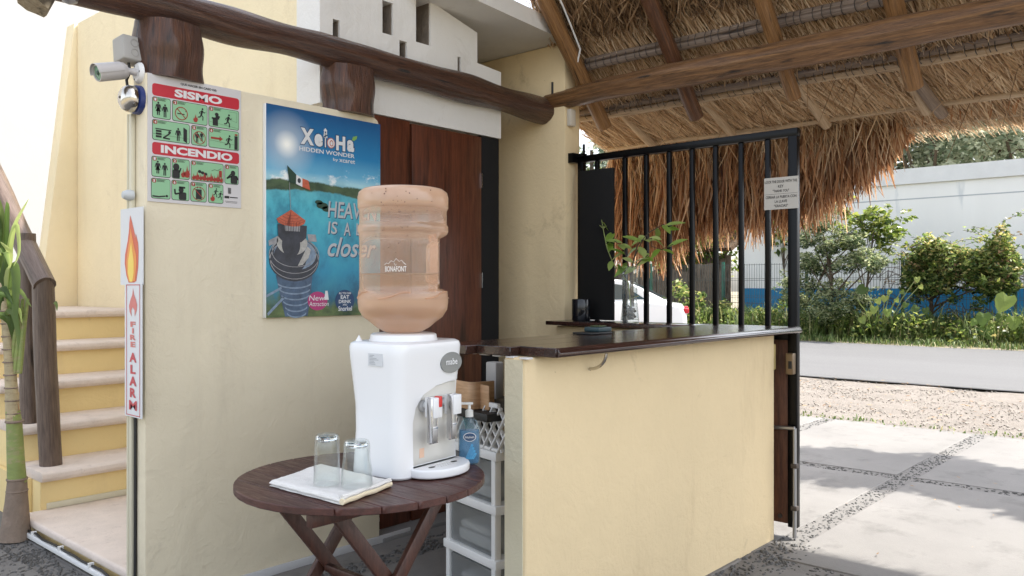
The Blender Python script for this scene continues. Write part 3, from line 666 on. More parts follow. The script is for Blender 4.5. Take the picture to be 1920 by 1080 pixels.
# things on the counter and shelf
def on_shelf(px): return PX(px, 600, 4.06).y
k = thing('card_box', 'small dark open box with cards near the back edge of the counter', 'box', (2.93, 2.15, 1.104))
build('tray', MB().box((2.86, 2.09, 1.1045), (3.02, 2.19, 1.112)), ink, k, bevel=.002)
build('body', MB().box((2.93, 2.10, 1.113), (3.03, 2.18, 1.133)), plain('box_teal', (.02, .05, .06), .4), k, bevel=.004)
build('cards', MB().box((2.955, 2.115, 1.1335), (3.01, 2.165, 1.139)), plain('card_olive', (.06, .08, .03), .5), k, bevel=.002)
y = on_shelf(1095)
cup = thing('black_cup', 'glossy black cup on the shelf beside the black panel', 'cup', (4.03, y, 1.103))
build('body', MB().lathe([(.001, 1.103), (.052, 1.103), (.056, 1.11), (.056, 1.232), (.054, 1.236), (.050, 1.232), (.050, 1.12), (.001, 1.118)], 28, Matrix.Translation((4.03, y, 0))), plain('black_ceramic', (.008, .009, .012), .12), cup, smooth=True)
# vase with plant
vy = on_shelf(1181); VC = Vector((4.06, vy, 0))
vs_ = thing('glass_vase', 'clear glass vase holding leafy stems on the shelf by the gate', 'vase', (4.06, vy, 1.103))
outp = [(.001, 1.1035), (.052, 1.1035), (.054, 1.115), (.046, 1.19), (.041, 1.25), (.045, 1.33), (.060, 1.43)]
inp = [(r-.0035, z) for r, z in outp[::-1][:-2]]+[(.048, 1.119), (.001, 1.117)]
build('glass_body', MB().lathe(outp+inp, 32, Matrix.Translation(VC)), glass, vs_, smooth=True)
stn = MB()
for i in range(60):
    a, r, z = random.uniform(0, 6.28), random.uniform(0, .034), random.uniform(1.125, 1.20); s_ = random.uniform(.006, .011)
    stn.lathe([(.0005, -s_), (s_, -s_*.4), (s_*.9, s_*.5), (.0005, s_*.9)], 6, Matrix.Translation(VC+Vector((r*math.cos(a), r*math.sin(a), z))))
build('stones', stn, plain('vase_stone', (.09, .07, .05), .6), vs_, smooth=True, kind='stuff')
plant = thing('cut_plant', 'leafy green and cream stems standing in the glass vase', 'plant', (4.06, vy, 1.2))
def leafmesh(mb, base, tip, wd, nrm, tone, fold=.25, n=4):
    base, tip = Vector(base), Vector(tip); d = tip-base; L = d.length; d.normalize(); s_ = d.cross(Vector(nrm)).normalized(); up = s_.cross(d)
    vs = []; fs = []
    for i in range(n+1):
        t = i/n; w_ = wd*math.sin(math.pi*min(1, t*.96+.03))**.8*(1-.15*t)/2; c = base+d*L*t-up*(.18*L*(t-.3)**2)
        vs += [c-s_*w_+up*w_*fold, c, c+s_*w_+up*w_*fold]
    for i in range(n): fs += [(3*i, 3*i+1, 3*i+4, 3*i+3), (3*i+1, 3*i+2, 3*i+5, 3*i+4)]
    mb.add(vs, fs, None, tone)
stems = [[(1183, 575), (1178, 530), (1150, 495), (1138, 465), (1133, 440), (1128, 412)],
         [(1185, 575), (1182, 520), (1175, 485), (1168, 462), (1152, 452)],
         [(1188, 575), (1185, 500), (1195, 460), (1218, 435), (1245, 420), (1252, 432)],
         [(1186, 570), (1182, 520), (1188, 485), (1205, 450), (1222, 447), (1222, 462), (1240, 468), (1262, 458)],
         [(1180, 560), (1187, 505), (1200, 490), (1215, 478)]]
random.seed(11)
for q, stp in enumerate(stems):
    xx = 4.06+(-.01, .008, .012, -.004, .0)[q]
    P = [PX(a, b, xx+(.012*(i-1)*(-1)**q if i > 1 else 0)) for i, (a, b) in enumerate(stp)]
    o_ = build('stem', MB().tube(P, [.0045-.0028*i/len(P) for i in range(len(P))], 7), greenstem if q == 0 else twig, plant, smooth=True)
    for i in range(1, len(P)):
        for rep in range(2 if i > 1 else 1):
            if i < 2 and q != 1: continue
            if q == 3 and i in (5,): continue
            p = P[i-1].lerp(P[i], random.uniform(.2, 1)); a = random.uniform(0, 6.28)
            dv = Vector((math.cos(a)*.6, math.sin(a), random.uniform(-.7, .5))).normalized()*random.uniform(.07, .125)
            mb = MB(); leafmesh(mb, p, p+dv, random.uniform(.034, .056), (random.uniform(-.6, -.2), -.5, .7), random.uniform(.4, 1))
            build('leaf', mb, leaf_v, plant, smooth=True)
# ------------------------------------------------------------------ gate
XG = 4.205
gt = thing('steel_gate', 'black steel gate with vertical bars and a brown wooden lower panel', 'gate', (XG, 3.1, 0))
yn, yf = PX(1486, 600, XG).y, PX(1091, 600, XG).y
ZT = 2.142
build('post', MB().box((XG-.02, yn-.032, .05), (XG+.02, yn+.018, ZT-.002)), blackm, gt, bevel=.003)
build('post', MB().box((XG-.02, yf-.02, 1.0), (XG+.02, yf+.02, ZT-.002)), blackm, gt, bevel=.003)
build('top_rail', MB().box((XG-.0215, yn-.034, ZT-.042), (XG+.0215, yf+.05, ZT)), blackm, gt, bevel=.003)
build('middle_rail', MB().box((XG-.018, yn+.019, 1.03), (XG+.018, yf, 1.07)), blackm, gt, bevel=.002)
for px in (1120, 1172, 1212, 1255, 1298, 1342, 1390, 1440):
    yy = PX(px, 600, XG).y; build('bar', MB().box((XG-.012, yy-.013, 1.071), (XG+.012, yy+.013, ZT-.043)), blackm, gt, bevel=.002)
build('wood_panel', MB().box((XG-.014, yn+.020, .065), (XG+.012, yf, 1.029)), gatewood, gt, bevel=.003)
build('black_board', MB().box((XG-.055, PX(1152, 500, XG-.04).y, 1.105), (XG-.035, PX(1089, 500, XG-.04).y, PX(1120, 318, XG-.04).z)), blackwood, gt, bevel=.003)
hz = PX(1075, 297, 4.16).z
build('hinge', MB().box((4.13, 3.155, hz-.03), (4.18, 3.198, hz+.03)).box((4.16, 3.10, hz+.005), (4.20, 3.17, hz+.025)).tube([(XG, 3.13, ZT-.05), (XG, 3.13, ZT+.075)], .009, 8), blackm, gt)
build('lock', MB().box((XG-.062, yn-.028, .855), (XG-.021, yn+.012, .965)), plain('lock_bronze', (.22, .16, .10), .35, .6), gt, bevel=.004)
build('lock_face', MB().box((XG-.066, yn-.022, .885), (XG-.0625, yn-.004, .925)), rubber, gt, bevel=.001)
lb = MB().tube([(XG-.04, yn-.028, 0.005), (XG-.04, yn-.028, .575)], .0105, 10).tube([(XG-.04, yn-.028, .575), (XG-.045, yn+.115, .568)], .0105, 10)
build('drop_bolt', lb, steel, gt, smooth=True, auto=40)
for z in (.16, .38): build('bolt_guide', MB().box((XG-.055, yn-.044, z-.012), (XG-.021, yn-.012, z+.012)), tin, gt, bevel=.003)
build('screw', MB().tube([(XG-.0145, yn+.06, .10), (XG-.022, yn+.06, .10)], .012, 8), tin, gt)
bx_ = tag(build('switch_box', MB().box((4.101, YC+.012, .875), (4.150, YC+.075, 1.01)), plain('cream_plastic', (.60, .46, .20), .5), bevel=.006), 'small yellow box on the counter end below the top', 'box')
sg = thing('paper_sign', 'small printed notice about locking the gate tied to its bars', 'sign', (XG-.03, PX(1465, 360, XG).y, 1.7))
a, b = PX(1433, 335, XG-.03), PX(1497, 390, XG-.03)
build('sheet', MB().box((XG-.032, b.y, b.z), (XG-.0295, a.y, a.z)), plain('laminated_paper', (.50, .46, .40), .25), sg)
pr = Print((XG-.032, a.y, a.z), (0, -1, 0), (0, 0, 1), (-1, 0, 0), sg); W, H = a.y-b.y, a.z-b.z
for t_, u0, u1, v0 in (('LOCK THE DOOR WITH THE', .03, .97, .09), ('KEY', .42, .58, .24), ('"THANK YOU"', .26, .74, .38), ('CERRAR LA PUERTA CON', .05, .95, .57), ('LA LLAVE', .32, .68, .71), ('"GRACIAS"', .30, .70, .85)):
    pr.text(t_, u0*W, v0*H, (u1-u0)*W, .085*H, ink, bold=.012)
pr.polys('rule', [[(.02*W, .515*H), (.98*W, .515*H), (.98*W, .522*H), (.02*W, .522*H)]], ink, 1)
jb = tag(build('wall_socket_box', MB().box((4.115, 3.165, PX(1075, 237, 4.15).z), (4.17, 3.198, PX(1075, 205, 4.15).z)), plain('box_cream', (.62, .56, .46), .5), bevel=.006), 'small cream junction box on the yellow wall end above the hinge', 'box')
# ------------------------------------------------------------------ round table
TC = Vector((1.61, 2.06, 0)); TR, TZ = .383, .72
tb_ = thing('folding_table', 'round dark brown slatted folding table with crossed legs', 'table', (TC.x, TC.y, 0))
ns = 8; wsl = 2*TR/ns
for i in range(ns):
    x0, x1 = -TR+wsl*i+.0015, -TR+wsl*(i+1)-.0015; poly = []
    m_ = 8
    top_ = [(x0+(x1-x0)*j/m_, math.sqrt(max(1e-6, TR**2-(x0+(x1-x0)*j/m_)**2))) for j in range(m_+1)]
    poly = [(x, -y_) for x, y_ in top_]+[(x, y_) for x, y_ in top_[::-1]]
    build('slat', MB().prism(poly, lambda u, v, h: Vector((TC.x+u, TC.y+v, h)), TZ-.022, TZ-random.uniform(0, .0012)), tablewood, tb_, bevel=.0025, seg=1)
for yy in (1.885, 2.285):
    h = math.sqrt(TR**2-(yy-TC.y)**2)
    build('batten', MB().box((TC.x-h*.93, yy-.014, TZ-.062), (TC.x+h*.93, yy+.014, TZ-.0235)), legwood, tb_, bevel=.003)
for yy, sgn in ((1.91, 1), (2.26, -1)):
    for d_ in (1, -1):
        o_ = .012*d_*sgn
        build('leg', MB().bar((1.61-.215*d_, yy+o_*1.0+sgn*.006, TZ-.03), (1.61+.32*d_, yy+o_+sgn*.006, .004), .020, .043, Vector((1, 0, .3))), legwood, tb_, bevel=.003)
build('stretcher', MB().bar((1.605, 1.93, .395), (1.605, 2.24, .395), .022, .022), legwood, tb_, bevel=.003)
# ------------------------------------------------------------------ water dispenser (local frame: front faces -y)
DP = Vector((1.758, 2.035, TZ+.001))
wd = thing('water_dispenser', 'white table top water dispenser with two taps', 'water dispenser', DP, rz=R(6), local=True)
def rr_section(hw, yf, yb, r, n=6):
    out = []
    for cx, cy, a in ((hw-r, yf+r, -90), (hw-r, yb-r, 0), (-hw+r, yb-r, 90), (-hw+r, yf+r, 180)):
        out += [(cx+r*math.cos(R(a+90*i/n)), cy+r*math.sin(R(a+90*i/n))) for i in range(n+1)]
    return out
def loft(mb, secs):
    n = len(secs[0][1]); vs = [(x, y, z) for z, s_ in secs for x, y in s_]
    fs = [(i*n+k, i*n+(k+1) % n, (i+1)*n+(k+1) % n, (i+1)*n+k) for i in range(len(secs)-1) for k in range(n)]
    fs += [tuple(range(n-1, -1, -1)), tuple(range((len(secs)-1)*n, len(secs)*n))]
    mb.add(vs, fs); return mb
SE = []
for z, hw, yf, yb in ((0, .146, -.118, .098), (.006, .150, -.122, .102), (.06, .149, -.120, .098), (.14, .148, -.118, .092), (.22, .149, -.119, .093), (.30, .153, -.124, .102), (.37, .157, -.130, .110), (.400, .158, -.132, .112), (.412, .155, -.129, .109), (.418, .146, -.120, .100)):
    SE.append((z, rr_section(hw, yf, yb, .045)))
body = build('body', loft(MB(), SE), white_pla, wd, smooth=True, auto=50)
ct = [(-.085, .030), (.20, .030), (.20, .288), (.10, .286), (.02, .275), (-.04, .252), (-.072, .215), (-.085, .17)]
cut(body, [MB().prism(ct, lambda u, v, h: Vector((u, h, v)), -.102, -.30)])
body.data.polygons.foreach_set('use_smooth', [True]*len(body.data.polygons)); body.data.set_sharp_from_angle(angle=R(32))
build('front_panel', MB().prism([(-.083, .032), (.135, .032), (.138, .280), (.10, .279), (.02, .268), (-.036, .247), (-.066, .212), (-.083, .17)], lambda u, v, h: Vector((u, h, v)), -.1, -.1045), panelm, wd, bevel=.0015)
build('collar', MB().lathe([(.001, .440), (.100, .440), (.106, .436), (.108, .425), (.112, .4175), (.001, .4175)], 40), white_pla, wd, smooth=True, auto=40)
tray = build('drip_tray', MB().prism([(-.098, -.10), (-.096, -.145)]+[(.02+.115*math.cos(R(a)), -.140+.075*math.sin(R(a))) for a in range(190, 351, 16)]+[(.142, -.145), (.145, -.10)][:2], lambda u, v, h: Vector((u, v, h)), .002, .030), white_pla, wd, bevel=.006, seg=3)
for x in (-.038, .068):
    build('drain_hole', MB().prism(ell(x, -.155, .014, .008, 16), lambda u, v, h: Vector((u, v, h)), .0301, .0307), rubber, tray)
gr = MB()
for i in range(6):
    for j in range(3): gr.prism(ell(-.012+.011*i, -.172+.013*j, .003, .002, 8), lambda u, v, h: Vector((u, v, h)), .0301, .0305)
build('grille', gr, grey_pla, tray)
for x, hot in ((-.022, True), (.072, False)):
    tp = build('tap', MB().box((x-.020, -.168, .182), (x+.020, -.128, .245)).tube([(x, -.104, .218), (x, -.132, .218)], .012, 14), white_pla, wd, bevel=.006)
    build('collar_ring', MB().tube([(x-.006, -.1045, .215), (x-.006, -.115, .215)], .019, 18), cable_g, tp, smooth=True, auto=40)
    build('lever', MB().box((x-.023, -.163, .105), (x-.019, -.140, .243)).box((x+.014, -.150, .128), (x+.018, -.142, .19)).box((x-.020, -.150, .100), (x+.020, -.144, .152)).box((x-.021, -.152, .243), (x+.015, -.142, .2475)), chrome, tp, bevel=.0015)
    build('paddle', MB().box((x-.015, -.1525, .106), (x+.015, -.1502, .146)), steel, tp, bevel=.001)
    if hot: build('safety_button', MB().box((x+.002, -.171, .215), (x+.016, -.150, .2485)), red_pla, tp, bevel=.002)
lg = build('badge', MB().prism(ell(.085, .345, .052, .034, 28), lambda u, v, h: Vector((u, h, v)), -.12, -.1315), plain('badge_grey', (.28, .30, .30), .2, .6), wd)
p0 = wd.location.copy()
pr = Print((0, 0, 0), (1, 0, 0), (0, 0, 1), (0, -1, 0), wd)
pr.text('mabe', .058, -.358, .056, .020, white_pla, 2, .01, name='badge_lettering', f=lambda u, v: Vector((u, -.1322, -v)))
build('sticker', MB().box((-.1570, -.0, .346), (-.1590, -.062, .385)), plain('sticker_silver', (.60, .62, .64), .4), wd)
stl = MB()
for i in range(7): stl.box((-.1595, -.006, .378-.0045*i), (-.1591, -.020-.035*random.random(), .3795-.0045*i))
build('sticker_print', stl, plain('print_grey', (.28, .30, .33), .5), wd)
build('label_patch', MB().box((-.040, -.1052, .052), (-.018, -.1046, .082)), plain('patch_peach', (.75, .50, .36), .4), wd)
build('vent_tip', MB().lathe([(.012, .417), (.004, .43), (.001, .436)], 10, Matrix.Translation((-.12, .08, 0))), white_pla, wd, smooth=True)
# ------------------------------------------------------------------ water jug upside down on it (local frame, z from the collar)
JP = Vector((1.752, 2.030, TZ+.4415))
jg = thing('water_bottle', 'large upside down peach tinted water bottle half full on the dispenser', 'water bottle', JP, rz=R(0), local=True)
RB = .146
zones = [('shoulder', jug, [(.03, .002), (.060, .004), (.085, .018), (.104, .034)]),
         ('lower_band', jug_f, [(.104, .034), (.128, .052), (.142, .075), (.1455, .10), (.1445, .125), (.143, .135)]),
         ('waist', jug, [(.143, .135), (.1405, .142), (.1405, .30)]),
         ('upper_ring', jug_f, [(.1405, .30), (.1415, .318), (.1455, .326), (.1455, .342), (.141, .350)]),
         ('clear_ring', jug, [(.141, .350), (.1405, .356), (.1405, .390), (.142, .396)]),
         ('base_dome', jug_f, [(.142, .396), (.1455, .402), (.146, .435), (.142, .452), (.130, .462), (.112, .466), (.06, .460), (.001, .457)])]
n = 72
ga = math.atan2(-CT, ST) # bearing of the sight line's right side
HA = math.atan2(-.70, .71)  # grip recess bearing (towards picture right)
def grip(r, z, a):
    d = (a-HA+math.pi) % (2*math.pi)-math.pi
    f = max(0, 1-(abs(d)/.60)**4)*max(0, min(1, (z-.135)/.03))*max(0, min(1, (.315-z)/.03))
    return r-.066*f
for nm, m_, prf in zones:
    P = []
    for (a, b), (c, d) in zip(prf[:-1], prf[1:]):
        k_ = max(2, int(abs(d-b)/.012)); P += [(a+(c-a)*i/k_, b+(d-b)*i/k_) for i in range(k_)]
    P.append(prf[-1]); vs = []; fs = []
    for r, z in P:
        for q in range(n): a = 2*math.pi*q/n; rr = grip(r, z, a); vs.append((rr*math.cos(a), rr*math.sin(a), z))
    for i in range(len(P)-1):
        for q in range(n): fs.append((i*n+q, i*n+(q+1) % n, (i+1)*n+(q+1) % n, (i+1)*n+q))
    build(nm, MB().add(vs, fs), m_, jg, smooth=True, auto=60)
# raised swirls on the lower band, handle bar, water
for q in range(6):
    a0 = q*1.05+.3; pp = [((.1455)*math.cos(a0+.09*i), (.1455)*math.sin(a0+.09*i), .112+.022/(1+math.exp(-(i-4)))) for i in range(9)]
    build('moulded_wave', MB().tube(pp, .0028, 6), jug_f, jg, smooth=True)
hx, hy = math.cos(HA), math.sin(HA)
build('handle', MB().tube([(.092*hx, .092*hy, .135), (.099*hx, .099*hy, .17), (.100*hx, .100*hy, .20), (.100*hx, .100*hy, .255), (.099*hx, .099*hy, .285), (.092*hx, .092*hy, .318)], .0135, 14), jug, jg, smooth=True)
WL = .190; prw = [(.001, .004), (.058, .007), (.100, .036), (.124, .054), (.138, .077), (.1405, .10), (.1395, .128), (.137, .140)]
prw += [(.1365, .14+.0125*i) for i in range(1, 5)]
vs = []; fs = []
for r, z in prw+[(.001, .190)]:
    for q in range(n): a = 2*math.pi*q/n; rr = grip(r, z, a)-.001 if r > .01 else r; vs.append((rr*math.cos(a), rr*math.sin(a), z))
for i in range(len(prw)):
    for q in range(n): fs.append((i*n+q, i*n+(q+1) % n, (i+1)*n+(q+1) % n, (i+1)*n+q))
build('water', MB().add(vs, fs), thin('jug_water', (.95, .90, .84), body=(.80, .60, .42), bodyf=.16), jg, smooth=True, auto=40)
build('water_line', MB().tube([((grip(.1385, .19, t_)-.0005)*math.cos(t_), (grip(.1385, .19, t_)-.0005)*math.sin(t_), .190) for t_ in np.linspace(0, 2*math.pi, 60)], .0011, 5, False), plain('meniscus', (.30, .22, .15), .2), jg)
drops = MB()
for i in range(70):
    a = math.atan2(-ST, -CT)+random.gauss(.05, .32); z = .33+random.random()**1.3*.12 if random.random() < .75 else random.uniform(.25, .33); r = .1422 if z > .345 else .1425
    r = .1465 if z > .398 or .322 < z < .344 else .1412
    s_ = random.uniform(.0012, .0028); drops.lathe([(.0002, -s_), (s_, 0), (.0002, s_)], 6, Matrix.Translation((r*math.cos(a), r*math.sin(a), z)))
build('droplets', drops, plain('droplet', (.25, .17, .13), .1), jg, smooth=True, kind='stuff')
FA = math.atan2(-ST, -CT)-.04
def onjug(u, v): a = FA+u/.1412; return Vector((.1418*math.cos(a), .1418*math.sin(a), v))
wl = plain('print_white', (.82, .80, .77), .5)
pr.text('BONAFONT', -.032, 0, .066, .0165, wl, 2, .004, name='brand_lettering', parent=jg, f=lambda u, v: onjug(u, .212-v))
mt = MB(); mp = [(-.034, .216), (-.028, .222), (-.021, .219), (-.013, .229), (-.005, .225), (.003, .236), (.012, .226), (.019, .231), (.026, .222), (.033, .217)]
mt.tube([onjug(u, v) for u, v in mp], .0007, 5, False).tube([onjug(u, v) for u, v in ((-.004, .222), (.001, .214), (.004, .219))], .0006, 5, False)
build('brand_mark', mt, wl, jg)
# ------------------------------------------------------------------ towel and glasses
tw = thing('folded_towel', 'white folded towel under the two glasses', 'towel', (1.41, 1.93, TZ))
cor = [PZ(505, 912, TZ), PZ(640, 948, TZ), PZ(733, 912, TZ), PZ(600, 878, TZ)]
def patch(f, nu, nv):
    vs = [f(i/nu, j/nv) for j in range(nv+1) for i in range(nu+1)]
    return vs, [(j*(nu+1)+i, j*(nu+1)+i+1, (j+1)*(nu+1)+i+1, (j+1)*(nu+1)+i) for j in range(nv) for i in range(nu)]
def tow(layer):
    def f(u, v):
        p = cor[0].lerp(cor[1], u).lerp(cor[3].lerp(cor[2], u), v)
        e = min(u, 1-u, v, 1-v); rnd = math.sqrt(max(0, 1-(1-min(1, e/.07))**2)); off = (v-.5)*.012*layer
        p.x += .004*mnoise.noise((u*5, v*5, layer))+off*.3; p.y += .004*mnoise.noise((u*5+9, v*5, layer))
        p.z = TZ+.002+.0085*layer+(.009*rnd)+.002*mnoise.noise((u*9, v*9, layer*3))+.001*mnoise.noise((u*60, v*60, layer))
        return p
    return f
for l in range(2):
    vs, fs = patch(tow(l), 40, 36); mb = MB().add(vs, fs)
    vs2 = [(x, y, TZ+.0015+.0085*l) for x, y, z in vs]
    rim = [i for i in range(41)]+[41*j+40 for j in range(1, 37)]+[41*36+i for i in range(39, -1, -1)]+[41*j for j in range(35, 0, -1)]
    nb = len(mb.v); mb.v += [vs2[i] for i in rim]; m_ = len(rim)
    for i in range(m_): mb.f.append((rim[i], nb+i, nb+(i+1) % m_, rim[(i+1) % m_])); mb.uv.append(None)
    build('fold', mb, towelm, tw, smooth=True, auto=80)
a, b = cor[1].copy(), cor[2].copy()
for q, (zz, rr) in enumerate(((.010, .0085), (.0205, .0075))):
    P = [a.lerp(b, t)+Vector((.003*math.sin(t*9+q), -.002+.002*math.sin(t*7), 0)) for t in np.linspace(.0, .97, 14)]
    P = [Vector((p.x, p.y, TZ+zz+.001*math.sin(i*1.3))) for i, p in enumerate(P)]
    build('rolled_edge', MB().tube(P, rr, 10, True, .12, q), plain('towel_edge', (.80, .70, .50), .95) if q == 0 else towelm, tw, smooth=True)
heavyglass = glassy('heavy_glass', (.93, .97, .97))
def tumbler(px, py, h, rt, rb, label, flutes):
    """tumbler standing upside down: rim (rt) below, thick base (rb) on top"""
    z0 = TZ+.0245; p = PZ(px, py, z0); t = thing('drinking_glass', label, 'glass', (p.x, p.y, z0), 'glasses on the towel')
    n = 48; pro = [(rt-.001, 0), (rt, .002), (rt-.0015, h*.35), (rb+.002, h*.6), (rb+.0005, h*.93), (rb-.003, h-.002), (rb-.008, h), (rb-.010, h-.004), (.001, h-.005)]
    pri = [(.001, h-.020), (rb-.007, h-.020), (rb-.004, h*.8), (rb-.0015, h*.6), (rt-.0035, h*.35), (rt-.0022, .002)]
    vs = []; fs = []; P = pro+pri; fl = len(pro)
    for i, (r, z) in enumerate(P):
        for k_ in range(n):
            a_ = 2*math.pi*k_/n; r_ = r
            if flutes and i < fl and .4*h < z < .96*h: r_ = r-.0022*(.5-.5*math.cos(a_*flutes))
            vs.append((p.x+r_*math.cos(a_), p.y+r_*math.sin(a_), z0+z))
    m_ = len(P)
    for i in range(m_):
        for k_ in range(n): j = (i+1) % m_; fs.append((i*n+k_, i*n+(k_+1) % n, j*n+(k_+1) % n, j*n+k_))
    build('glass_body', MB().add(vs, fs), glass, t, smooth=True, auto=60)
    build('thick_base', MB().lathe([(.0005, h-.019), (rb-.0075, h-.019), (rb-.004, h-.015), (rb-.004, h-.007), (rb-.010, h-.0055), (.0005, h-.0055)], 32, Matrix.Translation((p.x, p.y, z0))), heavyglass, t, smooth=True, auto=40)
tumbler(613, 906, .142, .0385, .034, 'tall plain drinking glass upside down at the back of the towel', 0)
tumbler(669, 911, .131, .045, .036, 'faceted drinking glass upside down at the front of the towel', 10)
# ------------------------------------------------------------------ soap bottle
SP = Vector((1.955, 1.93, TZ+.001))
sb = thing('soap_bottle', 'clear pump bottle of blue hand soap at the table edge', 'bottle', SP, local=True, rz=R(-42))
def oval(prof, k, n=32):
    mb = MB(); vs = []; fs = []
    for r, z in prof:
        for q in range(n): a_ = 2*math.pi*q/n; vs.append((r*math.cos(a_), r*k*math.sin(a_), z))
    for i in range(len(prof)-1):
        for q in range(n): fs.append((i*n+q, i*n+(q+1) % n, (i+1)*n+(q+1) % n, (i+1)*n+q))
    return mb.add(vs, fs)
build('bottle_body', oval([(.001, 0), (.032, 0), (.036, .006), (.036, .09), (.034, .12), (.026, .143), (.014, .152), (.012, .158)], .72), soap_pl, sb, smooth=True, auto=60)
build('soap', oval([(.001, .003), (.031, .004), (.0335, .01), (.0335, .088), (.032, .112), (.001, .113)], .70), thin('soap_blue', (.50, .74, .90), body=(.20, .45, .68), bodyf=.45), sb, smooth=True, auto=50)
build('pump', MB().lathe([(.001, .156), (.0135, .156), (.0135, .176), (.010, .179), (.005, .181), (.005, .197), (.001, .197)], 20).box((-.030, -.006, .197), (.012, .006, .204)), plain('pump_clear', (.66, .66, .63), .3), sb, smooth=True, auto=35)
a_ = math.atan2(-.72, .2)
ql = [(.019*math.cos(R(t)), .013*math.sin(R(t))) for t in range(0, 360, 15)]
def onsoap(u, v, e): return Vector((u, -.72*math.sqrt(max(0, (.0362+e)**2-u*u)), v))
build('label_rim', MB().add([onsoap(u*1.12, .092+v*1.15, .0004) for u, v in ql], [tuple(range(24))]), paper, sb)
build('label_oval', MB().add([onsoap(u, .092+v, .0010) for u, v in ql], [tuple(range(24))]), plain('label_navy', (.01, .05, .13), .4), sb)
pr.text('blumen', -.015, 0, .030, .0075, paper, 2, .006, name='label_lettering', parent=sb, f=lambda u, v: onsoap(u, .096-v, .0016))
for q in range(4): build('label_streak', MB().add([onsoap(-.015+.007*q, .02, .0006), onsoap(-.008+.007*q, .018, .0006), onsoap(.012+.004*q, .066-.01*q, .0006), onsoap(.006+.004*q, .070-.01*q, .0006)], [(0, 1, 2, 3)]), plain('label_blue', (.06, .30, .52), .4), sb)
# ------------------------------------------------------------------ behind the counter end: shelf, wooden box, drawers
def frame(px, dist, deg): return Matrix.Translation((PD(px, 538, dist).x, PD(px, 538, dist).y, 0))@Matrix.Rotation(R(deg), 4, 'Z')
dm = Matrix.Translation((2.36, 2.33, 0))@Matrix.Rotation(R(-102), 4, 'Z')
dwr = thing('drawer_unit', 'white plastic drawer tower with see-through drawers behind the counter', 'drawers', (2.36, 2.33, 0), local=True, rz=R(-102))
# local: front faces -y after rotation -> -X in the room; x to the right
wdt, dep = .36, .30; zl = [.02, .235, .445, .655]
for x in (-wdt/2, wdt/2-.028):
    for y_ in (0, dep-.03): build('upright', MB().box((x, y_, .0), (x+.028, y_+.03, .66)), white_soft, dwr, bevel=.004)
for z in zl: build('shelf_frame', MB().box((-wdt/2-.012, -.006, z-.018), (wdt/2+.012, dep, z+.018)), white_soft, dwr, bevel=.005)
for z in zl[:-1]:
    d_ = build('drawer', MB().box((-wdt/2+.03, .006, z+.022), (wdt/2-.03, dep-.02, z+.185)), drawer_pl, dwr, bevel=.008)
    build('folded_contents', MB().box((-wdt/2+.05, .03, z+.026), (wdt/2-.06, dep-.05, z+.075)).box((-wdt/2+.06, .035, z+.077), (wdt/2-.09, dep-.06, z+.11)), plain('linen', (.62, .61, .58), .9), d_, bevel=.012)
tr_ = thing('white_basket', 'white lattice basket with leaflets on top of the drawer tower', 'basket', (2.36, 2.33, .675), local=True, rz=R(-102))
bk = MB()
for i in range(9):
    x = -.20+.05*i
    bk.bar((x, .0, .0), (x+.12, .0, .17), .006, .016, Vector((0, 1, 0))).bar((x+.12, .008, .0), (x, .008, .17), .006, .016, Vector((0, 1, 0)))
build('lattice', bk, white_soft, tr_, bevel=.001)
build('rim', MB().box((-.19, -.004, .168), (.20, .012, .186)).box((-.19, -.004, 0), (.20, .012, .012)), white_soft, tr_, bevel=.002)
build('leaflet', MB().bar((-.02, -.012, .16), (.05, -.012, .02), .004, .04, Vector((0, 1, 0))), plain('leaflet_teal', (.02, .20, .18), .5), tr_)
build('leaflet', MB().bar((-.10, .02, .02), (-.02, .02, .15), .004, .07, Vector((0, 1, 0))), paper, tr_)
sh = thing('wall_shelf', 'dark shelf behind the counter holding a light wooden box', 'shelf', (2.35, 2.45, .83), local=True, rz=R(-102))
build('board', MB().box((-.30, -.02, -.035), (.32, .34, -.004)), rubber, sh, bevel=.003)
build('support', MB().box((-.30, .28, -.80), (-.26, .32, -.036)), rubber, sh, bevel=.003)
wb = thing('wooden_box', 'light bent plywood box on the dark shelf behind the counter', 'box', (2.35, 2.45, .83), local=True, rz=R(-102))
build('front', MB().prism([(-.22, -.012)]+[(.17+.03*math.sin(R(t)), .018-.03*math.cos(R(t))) for t in range(0, 91, 15)]+[(.2, .10), (.19, .10)]+[(.165+.024*math.sin(R(t)), .022-.024*math.cos(R(t))) for t in range(90, -1, -15)]+[(-.22, -.002)], lambda u, v, h: Vector((u, v, h)), -.002, .105), plywood, wb, bevel=.002)
build('base', MB().box((-.215, -.001, -.0015), (.187, .10, .008)), plywood, wb)
build('divider', MB().box((.201, .03, .0), (.26, .036, .095)), plywood, wb, bevel=.001)
for nm, m_, x0, x1 in (('phone_dock', grey_pla, .20, .25),):
    tag(build(nm, MB().box((2.55, 2.36, .835), (2.60, 2.42, .99)), m_, bevel=.006), 'grey upright device on the dark shelf behind the counter', 'device')
